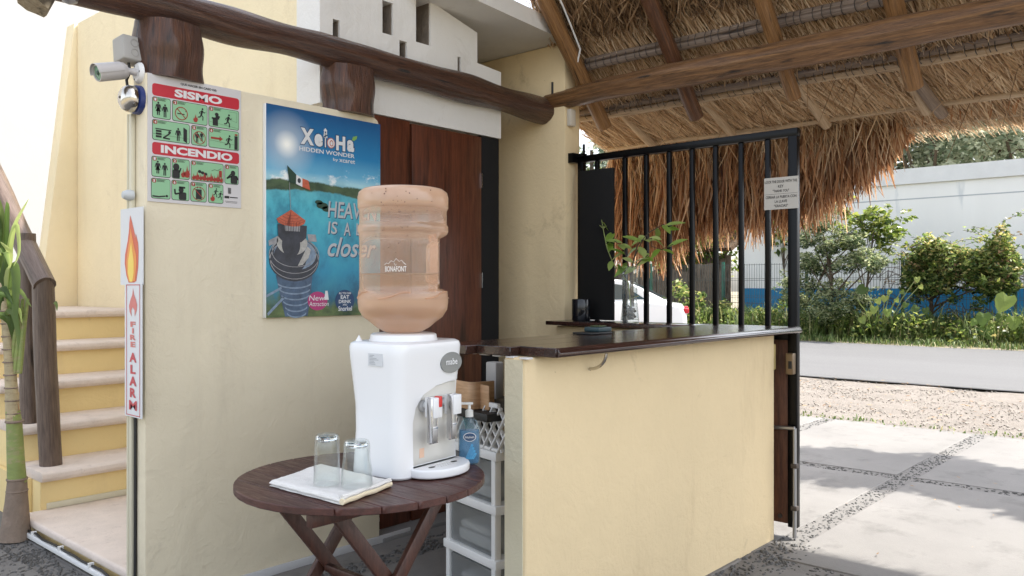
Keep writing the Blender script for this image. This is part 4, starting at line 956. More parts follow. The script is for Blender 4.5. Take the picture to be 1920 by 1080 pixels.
# ------------------------------------------------------------------ earthquake and fire instructions poster
a, b = PY(277, 136, YW-.004), PY(452, 171, YW-.004); zb = PY(277, 377, YW-.004).z
W, H = b.x-a.x, a.z-zb
po = thing('safety_poster', 'white safety poster with red earthquake and fire headings and green pictograms', 'poster', (a.x, YW, zb))
build('sheet', MB().box((a.x, YW-.0035, zb), (b.x, YW-.0005, a.z)), plain('poster_paper', (.62, .60, .60), .35), po)
pr = Print((a.x, YW-.0036, a.z), (1, 0, 0), (0, 0, 1), (0, -1, 0), po)
def U(x): return (x-50)/695*W
pr.text('QUE HACER EN CASO DE:', U(280), .030*H, U(550)-U(280), .021*H, ink, bold=.03)
for v0, v1, t_, x0, x1 in ((.072, .168, 'SISMO', 237, 593), (.532, .628, 'INCENDIO', 140, 675)):
    pr.polys('red_band', [rrect(U(80), U(729), v0*H, v1*H, .012)], redink, 1)
    pr.text(t_, U(x0), (v0+.016)*H, U(x1)-U(x0), .063*H, paper, 2, .045)
rows = [(.177, .344, [(80, 210), (220, 480), (488, 728)]), (.354, .516, [(80, 348), (358, 478), (488, 728)]),
        (.642, .804, [(75, 210), (217, 347), (355, 605), (612, 725)]), (.814, .975, [(72, 208), (215, 345), (352, 475), (485, 603)])]
def person(cx, base, h, dress=False, run=0):
    out = [ell(cx+(.10*h if run else 0), base-h*.92, h*.075, h*.085, 12)]
    if run:
        out += strokes([(cx+.08*h, base-.8*h), (cx-.02*h, base-.45*h)], .17*h)+strokes([(cx-.02*h, base-.45*h), (cx+.14*h, base-.28*h), (cx+.12*h, base)], .09*h)
        out += strokes([(cx-.02*h, base-.45*h), (cx-.12*h, base-.25*h), (cx-.30*h, base-.22*h)], .09*h)+strokes([(cx+.08*h, base-.75*h), (cx+.24*h, base-.62*h), (cx+.33*h, base-.7*h)], .065*h)
        out += strokes([(cx+.05*h, base-.75*h), (cx-.14*h, base-.66*h), (cx-.18*h, base-.52*h)], .065*h)
    else:
        out += [[(cx-.15*h, base-.82*h), (cx+.15*h, base-.82*h), (cx+.11*h, base-.42*h), (cx-.11*h, base-.42*h)]]
        out += strokes([(cx-.14*h, base-.78*h), (cx-.22*h, base-.45*h)], .06*h)+strokes([(cx+.14*h, base-.78*h), (cx+.22*h, base-.45*h)], .06*h)
        if dress: out += [[(cx-.09*h, base-.55*h), (cx+.09*h, base-.55*h), (cx+.2*h, base-.27*h), (cx-.2*h, base-.27*h)]]
        for s_ in (-1, 1): out += strokes([(cx+s_*.06*h, base-.45*h), (cx+s_*.07*h, base)], .085*h)
    return out
def flame(cx, base, h, w_=.6):
    return [(cx-.5*w_*h, base-.3*h), (cx-.32*w_*h, base-.55*h), (cx-.18*w_*h, base-.42*h), (cx+.02*w_*h, base-h), (cx+.16*w_*h, base-.52*h), (cx+.34*w_*h, base-.68*h), (cx+.5*w_*h, base-.3*h), (cx+.32*w_*h, base-.05*h), (cx, base), (cx-.32*w_*h, base-.05*h)]
def ring(cx, cy, r, w_, n=28, bar=True):
    out = []
    for i in range(n):
        t0, t1 = 2*math.pi*i/n, 2*math.pi*(i+1)/n
        out.append([(cx+r*math.cos(t0), cy+r*math.sin(t0)), (cx+r*math.cos(t1), cy+r*math.sin(t1)), (cx+(r-w_)*math.cos(t1), cy+(r-w_)*math.sin(t1)), (cx+(r-w_)*math.cos(t0), cy+(r-w_)*math.sin(t0))])
    if bar: out += strokes([(cx-r*.68, cy-r*.68), (cx+r*.68, cy+r*.68)], w_)
    return out
def rc(u0, u1, v0, v1): return [(u0, v0), (u1, v0), (u1, v1), (u0, v1)]
for ri, (v0, v1, pans) in enumerate(rows):
    v0 *= H; v1 *= H; h = v1-v0
    for ci, (x0, x1) in enumerate(pans):
        u0, u1 = U(x0), U(x1); c = (u0+u1)/2; w_ = u1-u0
        pn = pr.polys('panel', [rrect(u0, u1, v0, v1, .009)], ink, 1)
        pr.polys('panel_field', [rrect(u0+.0022, u1-.0022, v0+.0022, v1-.0022, .0075)], greenp, 2, pn)
        num = str(ci+1 if ri in (0, 2) else ci+(4 if ri == 1 else 5))
        pr.polys('number_disc', [rrect(u0+.004, u0+.021, v0+.003, v0+.019, .006)], redink2, 3, pn)
        pr.text(num, u0+.0085, v0+.0055, .008, .011, paper, 4, .03, parent=pn)
        pr.polys('small_print', [rc(u0+.024, u0+.024+min(w_-.03, .035)*f_, v0+.005+.0035*i, v0+.0066+.0035*i) for i, f_ in enumerate((1, .8, .9))], ink, 3, pn)
        B = v1-.008; K = []; Rd = []
        key = (ri, ci)
        if key in ((0, 0), (2, 0)): K = person(u0+w_*.32, B-.006, h*.62, True)+person(u0+w_*.68, B, h*.62)
        elif key == (0, 1): K = person(u0+w_*.82, B-.012, h*.6, run=1)+strokes([(u0+w_*.14, v0+h*.62), (u0+w_*.34, v0+h*.62)], .004)+strokes([(u0+w_*.36, v0+h*.5), (u0+w_*.39, v0+h*.42)], .002); Rd = [flame(u0+w_*.65, B, h*.4)]+ring(u0+w_*.25, v0+h*.60, h*.32, .0035)
        elif key == (0, 2): K = person(u0+w_*.62, B, h*.66, run=1)+[rc(u0+w_*.13, u0+w_*.30, v0+h*.58, v0+h*.92), rc(u0+w_*.10, u0+w_*.34, v0+h*.52, v0+h*.6), ell(u0+w_*.26, v0+h*.36, .009, .008, 12), rc(u0+w_*.22, u0+w_*.36, v0+h*.42, v0+h*.52)]+strokes([(u0+w_*.65, v0+h*.12), (u0+w_*.92, v0+h*.12), (u0+w_*.92, v0+h*.6), (u0+w_*.65, v0+h*.5)], .0008)+strokes([(u0+.003, v0+h*.75), (u1-.003, v0+h*.9)], .0008)
        elif key == (1, 0): K = person(u0+w_*.68, B, h*.64)+[[(u0+w_*.82, v0+h*.2), (u0+w_*.92, v0+h*.3), (u0+w_*.92, v0+h*.97), (u0+w_*.82, v0+h*.86)]]+[rc(u0+w_*.08, u0+w_*.5, v0+h*.42, v0+h*.47)]+[rc(u0+w_*.09, u0+w_*.24, v0+h*(.5+.13*i), v0+h*(.6+.13*i)) for i in range(3)]+[ell(u0+w_*.45, v0+h*.55, .006, .006, 10)]+strokes([(u0+w_*.45, v0+h*.6), (u0+w_*.36, v0+h*.75), (u0+w_*.28, v0+h*.85), (u0+w_*.46, v0+h*.87)], .006)+strokes([(u0+.003, v0+h*.7), (u1-.003, v0+h*.74)], .0008)
        elif key == (1, 1): K = person(u0+w_*.36, B-.004, h*.55)+person(u0+w_*.64, B-.014, h*.45); Rd = ring(c, v0+h*.6, h*.33, .0028)
        elif key == (1, 2): K = person(u0+w_*.64, B, h*.66, run=1)+[rc(u0+w_*.84, u0+w_*.95, v0+h*.25, v0+h*.95)]+strokes([(u0+.003, v0+h*.62), (u0+w_*.84, v0+h*.72)], .0008); Rd = [rc(u0+w_*.07, u0+w_*.36, v0+h*.45, v0+h*.55), [(u0+w_*.35, v0+h*.37), (u0+w_*.46, v0+h*.5), (u0+w_*.35, v0+h*.63)], rc(u0+w_*.85, u0+w_*.94, v0+h*.14, v0+h*.22)]
        elif key == (2, 1): K = [ell(u0+w_*.24, v0+h*.42, .014, .015, 14), rrect(u0+.003, u0+w_*.44, v0+h*.55, v1-.003, .006)]+strokes([(u0+w_*.4, v0+h*.7), (u0+w_*.5, v0+h*.45)], .006); Rd = [flame(u0+w_*.62, B, h*.45, .5), flame(u0+w_*.84, B, h*.62, .5)]
        elif key == (2, 2): K = [ell(u0+w_*(.26+.09*i), v0+h*(.52+.05*((i*7) % 3)), .008, .007, 9) for i in range(3)]+strokes([(u0+w_*.62, v0+h*.42), (u0+w_*.72, v0+h*.34), (u0+w_*.8, v0+h*.38), (u0+w_*.92, v0+h*.25)], .0016); Rd = [flame(u0+w_*(.08+.105*i), v1-.003, h*(.34+.12*(i % 2)), .55) for i in range(9)]+[rrect(u0+w_*.85, u0+w_*.94, v0+h*.36, v0+h*.7, .003)]
        elif key == (2, 3): K = [ell(c+.006, v0+h*.42, .011, .012, 14), rrect(u0+w_*.42, u0+w_*.9, v0+h*.53, v1-.003, .006)]+strokes([(u0+w_*.5, v0+h*.58), (u0+w_*.15, v0+h*.72), (u0+w_*.45, v0+h*.48)], .006)+strokes([(u0+w_*.85, v0+h*.58), (u1-.003, v0+h*.75)], .006)
        elif key == (3, 0): K = [ell(u0+w_*.80, v0+h*.84, .006, .005, 10)]+strokes([(u0+w_*.06, v0+h*.88), (u0+w_*.4, v0+h*.9), (u0+w_*.72, v0+h*.85)], .006)
        elif key == (3, 1): K = [ell(c+.002, v0+h*.48, .011, .012, 14), rrect(u0+w_*.40, u0+w_*.82, v0+h*.58, v1-.003, .006), rrect(u0+w_*.40, u0+w_*.76, v0+h*.30, v0+h*.40, .003)]+strokes([(u0+w_*.45, v0+h*.64), (u0+w_*.2, v0+h*.7), (u0+w_*.17, v0+h*.45)], .007)
        elif key == (3, 2): K = [rc(c-.013, c+.013, v0+h*.36, v0+h*.86)]+strokes([(c-.006, v0+h*.22), (c-.006, v0+h*.32)], .003)+strokes([(c+.006, v0+h*.22), (c+.006, v0+h*.32)], .003); Rd = ring(c, v0+h*.58, h*.35, .0028)
        elif key == (3, 3): K = person(u0+w_*.48, v0+h*.68, h*.46, run=1)+person(u0+w_*.78, v0+h*.80, h*.46, run=1); Rd = [flame(u0+w_*.28, B, h*.42)]
        if K: pr.polys('pictogram', K, ink, 3.4, pn)['kind'] = 'stuff'
        if Rd: pr.polys('red_pictogram', Rd, redink2, 4.2, pn)['kind'] = 'stuff'
bc = [rc(U(640)+i*.0019, U(640)+i*.0019+(.0011 if i % 3 else .0016), .835*H, .885*H) for i in range(8)]
pr.polys('barcode', bc, ink, 1)
pr.polys('small_print', [rc(U(612), U(650), .905*H, .925*H), rc(U(655), U(718), .91*H, .918*H), rc(U(615), U(715), .948*H, .951*H), rc(U(622), U(712), .958*H, .961*H)], ink, 1)
# ------------------------------------------------------------------ blue advertising panel
YP = YW-.024
a, b = PY(499, 193, YP), PY(713, 232, YP); zb = PY(499, 596, YP).z
W, H = b.x-a.x, a.z-zb
ad = thing('advertising_panel', 'blue printed panel showing a lighthouse over turquoise water', 'poster', (a.x, YW, zb))
build('board', MB().box((a.x-.004, YP+.0005, zb), (b.x, YW-.0005, a.z)), white_soft, ad, bevel=.002)
m, t, p = nmat('ad_print')
tc = t.nodes.new('ShaderNodeTexCoord'); mp = t.nodes.new('ShaderNodeMapping'); mp.inputs['Location'].default_value = (-a.x/W, 0, -zb/H); mp.inputs['Scale'].default_value = (1/W, 1, 1/H)
t.links.new(tc.outputs['Object'], mp.inputs[0]); sx = t.nodes.new('ShaderNodeSeparateXYZ'); t.links.new(mp.outputs[0], sx.inputs[0])
u_, v_ = sx.outputs[0], sx.outputs[2]
nz = node(t, 'ShaderNodeTexNoise', Scale=5, Detail=9, Roughness=.65); t.links.new(mp.outputs[0], nz.inputs['Vector'])
def math_(op, x, y=None):
    n_ = t.nodes.new('ShaderNodeMath'); n_.operation = op
    for i, q in enumerate((x, y)):
        if q is None: continue
        if isinstance(q, (int, float)): n_.inputs[i].default_value = q
        else: t.links.new(q, n_.inputs[i])
    return n_.outputs[0]
basec = ramp(t, v_, [(0, (.03, .10, .12)), (.10, (.02, .14, .22)), (.22, (.012, .20, .34)), (.40, (.035, .30, .42)), (.54, (.06, .36, .46)), (.62, (.10, .38, .46)), (.662, (.30, .52, .62)), (.70, (.10, .33, .52)), (.80, (.015, .16, .36)), (1, (.008, .065, .19))])
wv = ramp(t, nz.outputs['Fac'], [(.36, (.28, .45, .55)), (.5, (.85, .92, .95)), (.66, (1.25, 1.15, 1.05))]); basec = mix(t, ramp(t, v_, [(.60, (.8,)*3), (.68, (.15,)*3)]), basec, wv, 'MULTIPLY')
# cloud band and land band
nb_ = node(t, 'ShaderNodeTexNoise', Scale=4, Detail=10, Roughness=.7); mpb = t.nodes.new('ShaderNodeMapping'); mpb.inputs['Scale'].default_value = (1, 1, 2.6); t.links.new(mp.outputs[0], mpb.inputs[0]); t.links.new(mpb.outputs[0], nb_.inputs['Vector'])
cl = math_('ADD', math_('SUBTRACT', .09, math_('ABSOLUTE', math_('SUBTRACT', v_, math_('ADD', .655, math_('MULTIPLY', u_, .075))))), math_('MULTIPLY', math_('SUBTRACT', nb_.outputs['Fac'], .58), .5))
basec = mix(t, ramp(t, cl, [(.045, (0, 0, 0)), (.09, (1, 1, 1))]), basec, (.62, .68, .72))
ld = math_('ADD', math_('SUBTRACT', .030, math_('ABSOLUTE', math_('SUBTRACT', v_, math_('SUBTRACT', .635, math_('MULTIPLY', math_('POWER', math_('SUBTRACT', u_, .38), 2), .10))))), math_('MULTIPLY', math_('SUBTRACT', nz.outputs['Fac'], .5), .06))
grn = ramp(t, nb_.outputs['Fac'], [(.35, (.012, .03, .02)), (.65, (.06, .10, .05))])
basec = mix(t, ramp(t, ld, [(.0, (0, 0, 0)), (.008, (1, 1, 1))]), basec, grn)
gl = math_('ADD', math_('SUBTRACT', .09, v_), math_('MULTIPLY', math_('SUBTRACT', nz.outputs['Fac'], .45), .28))
basec = mix(t, ramp(t, gl, [(.0, (0, 0, 0)), (.05, (1, 1, 1))]), basec, ramp(t, nb_.outputs['Fac'], [(.35, (.012, .035, .015)), (.7, (.13, .18, .06))]))
dx = math_('MULTIPLY', math_('SUBTRACT', u_, .165), W/H); dy = math_('SUBTRACT', v_, .822); ds_ = math_('SQRT', math_('ADD', math_('MULTIPLY', dx, dx), math_('MULTIPLY', dy, dy)))
basec = mix(t, ramp(t, ds_, [(0, (1, 1, 1)), (.025, (.75, .75, .75)), (.07, (.28, .28, .28)), (.17, (0, 0, 0))]), basec, (.80, .82, .80))
basec = mix(t, 1.0, basec, (1.35, 1.3, 1.22), 'MULTIPLY')
t.links.new(basec, p.inputs['Base Color']); p.inputs['Roughness'].default_value = .32
build('printed_face', MB().add([(a.x, YP, zb), (b.x, YP, zb), (b.x, YP, a.z), (a.x, YP, a.z)], [(0, 1, 2, 3)]), m, ad)
pr = Print((a.x, YP-.0002, a.z), (1, 0, 0), (0, 0, 1), (0, -1, 0), ad)
def S(pts): return [(u*W, v*H) for u, v in pts]
whi = plain('ad_white', (.70, .71, .71), .35); navy = plain('ad_navy', (.012, .05, .13), .4); drk = surf('ad_dark', (.032, .036, .05), .4, .6, 22, 0); gry = surf('ad_grey', (.30, .30, .31), .4, .35, 40, 0)
mid = surf('ad_slate', (.06, .10, .165), .4, .5, 30, 0); redc = surf('ad_orange_red', (.50, .11, .055), .4, .3, 60, 0); redd = plain('ad_red_dark', (.25, .05, .03), .4)
mag = plain('ad_magenta', (.42, .035, .16), .4); grnf = plain('ad_green', (.015, .05, .03), .4); lfg = plain('ad_leaf', (.20, .40, .10), .4); silver = plain('ad_silver', (.46, .48, .49), .35)
# lighthouse seen from above
ivory = surf('ad_ivory', (.42, .41, .38), .4, .3, 50, 0); stripe = surf('ad_pale_blue', (.20, .27, .36), .4, .4, 40, 0)
pr.polys('tower_shaft', [S([(.075, .80), (.375, .80), (.36, .9), (.335, .997), (.15, .997), (.11, .9)])], mid, 1)
for i in range(6): pr.polys('tower_ring', [S(ell(.225+.012*i*.3, .835+.028*i, .145-.012*i, .030, 16, 20, 160))+S(ell(.225+.012*i*.3, .829+.028*i, .140-.012*i, .028, 16, 160, 20) if False else ell(.225+.0036*i, .828+.028*i, .143-.012*i, .030, 16, 20, 160)[::-1])], stripe, 2)
pr.polys('gallery', [S(ell(.225, .725, .205, .105, 36))], drk, 2); pr.polys('gallery_floor', [S(ell(.232, .700, .175, .075, 30))], stripe, 3)
pr.polys('gallery_shadow', [S(ell(.19, .715, .135, .080, 30))], drk, 4); pr.polys('gallery_light', [S([(.25, .755), (.33, .66), (.36, .675), (.34, .715), (.29, .75)])], ivory, 5)
for q_, (cx_, cy_, rx_, ry_) in enumerate(((.225, .705, .207, .088), (.225, .725, .200, .095), (.225, .690, .185, .072))): pr.polys('gallery_rail', [S(z_) for z_ in [[(cx_+rx_*math.cos(R(a1)), cy_+ry_*math.sin(R(a1))), (cx_+rx_*math.cos(R(a1+12)), cy_+ry_*math.sin(R(a1+12))), (cx_+(rx_-.006)*math.cos(R(a1+12)), cy_+(ry_-.003)*math.sin(R(a1+12))), (cx_+(rx_-.006)*math.cos(R(a1)), cy_+(ry_-.003)*math.sin(R(a1)))] for a1 in range(0, 360, 12)]], gry, 4.5)
pr.polys('balcony', [S(ell(.205, .645, .125, .060, 30))], ivory, 5); pr.polys('balcony_side', [S(ell(.195, .655, .075, .062, 26))], drk, 6)
pr.polys('balcony_arm', [S([(.015, .64), (.09, .615), (.09, .645), (.02, .665)])], gry, 5); pr.polys('balcony_arm', [S([(.33, .60), (.40, .60), (.41, .635), (.34, .635)])], gry, 5)
pr.polys('lantern_ring', [S([(.085, .560), (.325, .560), (.320, .618), (.28, .640), (.20, .648), (.125, .640), (.09, .618)])], drk, 7)
pr.polys('lantern', [S([(.14, .545), (.27, .545), (.265, .59), (.145, .59)])], gry, 8)
pr.polys('lantern_post', [S(q) for q in sum([strokes([(.15+.022*i, .545), (.15+.02*i, .60)], .004) for i in range(6)], [])], drk, 9)
pr.polys('cone_roof', [S([(.193, .488), (.313, .535), (.30, .553), (.255, .565), (.20, .568), (.14, .564), (.09, .553), (.076, .535)])], redc, 9)
pr.polys('cone_shade', [S([(.193, .488), (.185, .567), (.155, .565)])]+[S(q) for q in sum([strokes([(.193-.115*f_, .488+.05*f_+.004), (.193-.06*f_, .488+.07*f_), (.193+.06*f_, .488+.07*f_), (.193+.118*f_, .488+.05*f_+.004)], .0022) for f_ in (.4, .6, .8, .95)], [])], redd, 10)
pr.polys('flag_pole', [S(q) for q in strokes([(.175, .30), (.190, .49)], .004)], gry, 8)
pr.polys('flag', [S([(.160, .278), (.235, .318), (.232, .362), (.178, .358)])], grnf, 10); pr.polys('flag', [S([(.235, .318), (.285, .332), (.285, .374), (.232, .362)])], whi, 10); pr.polys('flag', [S([(.285, .332), (.335, .340), (.352, .386), (.285, .374)])], redc, 10)
pr.polys('flag_emblem', [S(ell(.258, .345, .014, .012, 14))], drk, 11)
pr.polys('walkway', [S(q) for q in strokes([(.0, .90), (.12, .86)], .012)+strokes([(.01, .985), (.14, .905)], .014)], stripe, 2)
for u0, v0, s_ in ((.46, .455, .03), (.50, .47, .025), (.43, .44, .02)): pr.polys('islet', [S(ell(u0, v0, s_*1.7, s_*.55, 14))], grnf, 2)
# logo and slogans
def word(tx, u, v, wd_, ht, mat, l, bold=0, shear=0, rot=0): return pr.text(tx, u*W, v*H, wd_*W, ht*H, mat, l, bold, shear, 'lettering', None, rot)
for q, (tx, u, v, w_, h_) in enumerate((('X', .268, .082, .125, .088), ('e', .385, .100, .085, .070), ('l', .475, .095, .022, .074), ('H', .575, .093, .095, .082), ('a', .675, .105, .078, .068))):
    word(tx, u, v, w_, h_, navy, 2, .085); word(tx, u+.006, v+.004, w_-.012, h_-.008, whi, 3, .05)
pr.polys('logo_lighthouse', [S([(.468, .118), (.475, .085), (.47, .082), (.486, .070), (.503, .082), (.498, .085), (.505, .118)])], whi, 3); pr.polys('logo_window', [S(ell(.486, .091, .006, .005, 10)), S([(.470, .112), (.504, .100), (.505, .106), (.470, .119)])], navy, 4)
pr.polys('logo_shell', [S(ell(.535, .140, .036, .026, 18))], redc, 4); pr.polys('logo_shell', [S(ell(.535, .140, .031, .022, 18))], whi, 5); pr.polys('logo_shell', [S(q) for q in ring(.538, .141, .016, .005, 14, False)], redc, 6)
pr.polys('logo_leaf', [S([(.725, .108), (.735, .090), (.775, .082), (.768, .100), (.745, .110)])], lfg, 4)
word('HIDDEN WONDER', .263, .178, .488, .021, whi, 2, .02); word('by', .555, .211, .045, .019, whi, 2, .01); word('xcaret', .610, .209, .145, .019, whi, 2, .012)
for tx, u, v, w_, h_, sh_ in (('HEAVEN', .507, .428, .455, .082, .12), ('IS', .507, .530, .085, .062, .1), ('A', .650, .530, .062, .066, .05), ('LOT', .765, .530, .19, .062, .05), ('closer', .505, .607, .45, .098, .35)):
    word(tx, u+.006, v+.004, w_, h_, navy, 2, .02, sh_); word(tx, u, v, w_, h_, silver, 3, .012, sh_)
pr.polys('badge', [S(ell(.418, .925, .085, .046, 28))], mag, 3); word('New', .345, .897, .135, .026, whi, 4, 0, .1); word('Attraction', .345, .928, .17, .022, whi, 4, 0, .15)
pr.polys('badge_lighthouse', [S([(.475, .92), (.485, .875), (.505, .875), (.515, .92)])], whi, 4)
pr.polys('badge', [S(ell(.66, .925, .088, .055, 28))], navy, 3)
for tx, u, v, w_, h_ in (('ALL YOU CAN', .605, .882, .11, .011), ('EAT', .622, .898, .078, .018), ('DRINK', .605, .921, .112, .017), ('AND', .640, .942, .040, .008), ('Snorkel', .600, .953, .125, .024)): word(tx, u, v, w_, h_, whi, 4, .02)
pr.polys('badge', [S(ell(.90, .925, .085, .050, 28))], silver, 3)
# ------------------------------------------------------------------ end of the poster wall: conduit, bell, camera, boxes, fire signs
XS = XE-.003
cd = thing('conduit', 'cream cable conduit running down the end of the poster wall', 'conduit', (XE, 3.37, 0))
build('channel', MB().box((XE-.020, 3.392, .02), (XE-.001, 3.416, 2.02)), cable_w, cd, bevel=.003)
build('pipe', MB().tube([(XE-.013, 3.43, 2.02), (XE-.013, 3.432, 1.6), (XE-.015, 3.428, .9), (XE-.015, 3.43, .03)], .007, 8), cable_w, cd, smooth=True)
build('wire', MB().tube([(XE-.006, 3.383, 1.1), (XE-.008, 3.380, .6), (XE-.006, 3.384, .3), (XE-.010, 3.380, .02)], .006, 8), rubber, cd, smooth=True)
build('switch_knob', MB().lathe([(.001, .03), (.014, .028), (.022, .010), (.022, -.012), (.001, -.02)], 18, Matrix.Translation((XE-.022, 3.40, PX(247, 368, XE).z))@Matrix.Rotation(R(-90), 4, 'Y')), plain('bell_push', (.50, .53, .55), .35), cd, smooth=True)
jbz = PX(240, 95, XE-.03)
jb = thing('junction_box', 'grey plastic junction box above the security camera', 'junction box', jbz)
jm = Matrix.Translation(jbz)@Matrix.Rotation(R(4), 4, 'Z')@Matrix.Rotation(R(-6), 4, 'X')
build('box_body', MB().box((-.042, -.044, -.05), (.042, .044, .05), jm), grey_pla, jb, bevel=.007, seg=3)
for k_ in (-1, 1): build('knockout', MB().lathe([(.016, -.0455), (.017, -.0462), (.014, -.0468), (.013, -.0455)], 18, jm@Matrix.Translation((.005, 0, .020*k_))@Matrix.Rotation(R(90), 4, 'X')@Matrix.Scale(-1, 4, (0, 0, 1))), plain('knockout_grey', (.34, .33, .31), .5), jb, smooth=True)
build('tail_wire', MB().tube([jbz+Vector((.0, -.005, -.05)), jbz+Vector((.008, -.002, -.085)), jbz+Vector((-.004, .004, -.12)), jbz+Vector((.01, .01, -.20))], .006, 8), rubber, jb, smooth=True)
sc_ = thing('security_camera', 'white bullet security camera pointing left from the poster wall end', 'camera', PX(258, 138, XE))
cbase = PX(258, 139, XE); cbase.y = 3.355
build('mount_plate', MB().lathe([(.001, .016), (.034, .016), (.042, .008), (.043, 0), (.001, 0)], 28, Matrix.Translation(cbase)@Matrix.Rotation(R(-90), 4, 'Y')), white_soft, sc_, smooth=True, auto=40)
elbow = cbase+Vector((-.062, -.004, -.002))
build('arm', MB().tube([cbase, cbase+Vector((-.035, 0, 0)), elbow], [.016, .014, .011], 12), cam_white, sc_, smooth=True)
cd_ = (PD(183, 137, (elbow).x*CT+(elbow).y*ST-.085)-elbow).normalized()
q = cd_.to_track_quat('Z', 'Y').to_matrix().to_4x4(); cm = Matrix.Translation(elbow)@q
build('barrel', MB().lathe([(.001, -.004), (.026, -.004), (.033, .006), (.034, .03), (.034, .112), (.032, .116), (.029, .116), (.028, .109), (.001, .109)], 32, cm), cam_white, sc_, smooth=True, auto=40)
build('lens_ring', MB().lathe([(.0275, .1095), (.012, .1115), (.010, .1115)], 28, cm), ledring, sc_, smooth=True)
build('lens', MB().lathe([(.0105, .110), (.009, .1135), (.004, .116), (.0005, .1165)], 20, cm), lens, sc_, smooth=True)
upv = (q.to_3x3().inverted()@Vector((0, 0, 1))); ang = math.atan2(upv.y, upv.x)
build('sun_shield', MB().lathe([(.0355, .02), (.0365, .124), (.038, .124), (.037, .018)], 24, cm, ang-1.65, ang+1.65), cam_white, sc_, smooth=True, auto=40)
for k_ in range(3): build('screw', MB().lathe([(.0005, .017), (.004, .0165), (.004, .015)], 8, Matrix.Translation(cbase)@Matrix.Rotation(R(-90), 4, 'Y')@Matrix.Translation((.030*math.cos(k_*2.1+.5), .030*math.sin(k_*2.1+.5), 0))), rubber, sc_)
bl = thing('alarm_bell', 'shiny metal alarm bell on a blue base below the camera', 'bell', PX(245, 190, XE))
bb_ = PX(256, 190, XE); bb_.y = 3.36; bm_ = Matrix.Translation(bb_)@Matrix.Rotation(R(-90), 4, 'Y')
build('base_plate', MB().lathe([(.001, .022), (.050, .022), (.058, .018), (.059, 0), (.001, 0)], 36, bm_), blue_pla, bl, smooth=True, auto=40)
build('gong', MB().lathe([(.053, .026), (.0545, .030), (.0535, .045), (.047, .062), (.032, .074), (.014, .078), (.0005, .078)], 40, bm_), brass, bl, smooth=True, auto=60)
build('screw', MB().lathe([(.006, .078), (.005, .081), (.0005, .082)], 10, bm_), tin, bl)
# signs hang on the wall end, facing -X
def endsign(name, label, x0, x1, y0, y1, off, tilt=0):
    A, B = PX(x0, y0, XE-off), PX(x1, y1, XE-off); W_, H_ = A.y-B.y, A.z-B.z
    t_ = thing(name, label, 'sign', (XE-off, B.y, B.z)); build('plate', MB().box((XE-off, B.y, B.z), (XE-off+.003, A.y, A.z)), plain(name+'_plate', (.66, .68, .70), .22), t_)
    return t_, Print((XE-off-.0003, A.y, A.z), (0, -1, 0), (0, 0, 1), (-1, 0, 0), t_), W_, H_
fs_, pf, W, H = endsign('flame_sign', 'white plastic sign with a large orange flame', 226, 268, 393, 534, .026)
def flm(pf, W, H, polys, l0, parent=None):
    for i, (nm, m_, P) in enumerate(polys): pf.polys(nm, [[(u*W, v*H) for u, v in P]], m_, l0+i)
F1 = [(.45, .09), (.53, .18), (.60, .27), (.66, .35), (.67, .40), (.70, .34), (.80, .46), (.82, .58), (.80, .78), (.72, .95), (.62, .97), (.38, .97), (.28, .88), (.20, .72), (.22, .60), (.34, .42), (.40, .27), (.41, .19)]
F2 = [(.47, .26), (.55, .38), (.62, .50), (.72, .62), (.73, .74), (.66, .95), (.38, .95), (.30, .82), (.28, .70), (.36, .52), (.43, .40)]
F3 = [(.50, .44), (.57, .58), (.62, .70), (.62, .84), (.56, .96), (.44, .96), (.36, .84), (.37, .68), (.44, .56)]
flm(pf, W, H, [('flame', plain('flame_red', (.62, .11, .045), .35), F1), ('flame', plain('flame_orange', (.78, .28, .045), .35), F2), ('flame', plain('flame_yellow', (.85, .62, .10), .35), F3)], 1)
fa, pf, W, H = endsign('fire_alarm_sign', 'narrow white sign reading FIRE ALARM in red letters', 234, 266, 531, 786, .032)
rd = plain('sign_red', (.52, .045, .06), .4); rl = plain('sign_pale_red', (.60, .17, .15), .4)
pf.polys('border', [[(u*W, v*H) for u, v in P] for P in (rc(.10, .90, .010, .016), rc(.10, .90, .984, .990), rc(.10, .13, .010, .990), rc(.87, .90, .010, .990))], rd, 1)
flm(pf, W, H, [('flame', rl, [(.50, .035), (.56, .085), (.66, .12), (.74, .16), (.72, .20), (.60, .25), (.58, .20), (.48, .18), (.40, .205), (.42, .25), (.30, .215), (.26, .17), (.36, .12), (.46, .085)])], 1)
for i, (ch, v0, h_, w_) in enumerate((('F', .287, .040, .30), ('I', .336, .040, .10), ('R', .385, .040, .34), ('E', .438, .040, .28), ('A', .520, .070, .42), ('L', .610, .068, .30), ('A', .697, .070, .42), ('R', .784, .070, .36), ('M', .876, .072, .46))):
    pf.text(ch, (.5-w_/2)*W, v0*H, w_*W, h_*H, rl if i < 4 else rd, 2, .02 if ch == 'M' else .045)
# ------------------------------------------------------------------ floodlight hanging near the log end
fl = thing('floodlight', 'small round outdoor lamp beside the log end at the top left', 'lamp', PY(131, -8, 3.2))
lc = PY(131, -6, 3.25)
build('housing', MB().lathe([(.001, .03), (.026, .03), (.030, .0), (.026, -.018), (.012, -.026), (.001, -.028)], 24, Matrix.Translation(lc)), steel, fl, smooth=True)
build('bracket', MB().tube([lc+Vector((0, 0, .02)), lc+Vector((.03, .05, .06)), (lc.x+.05, 3.30, 2.44)], .008, 8), steel, fl, smooth=True)
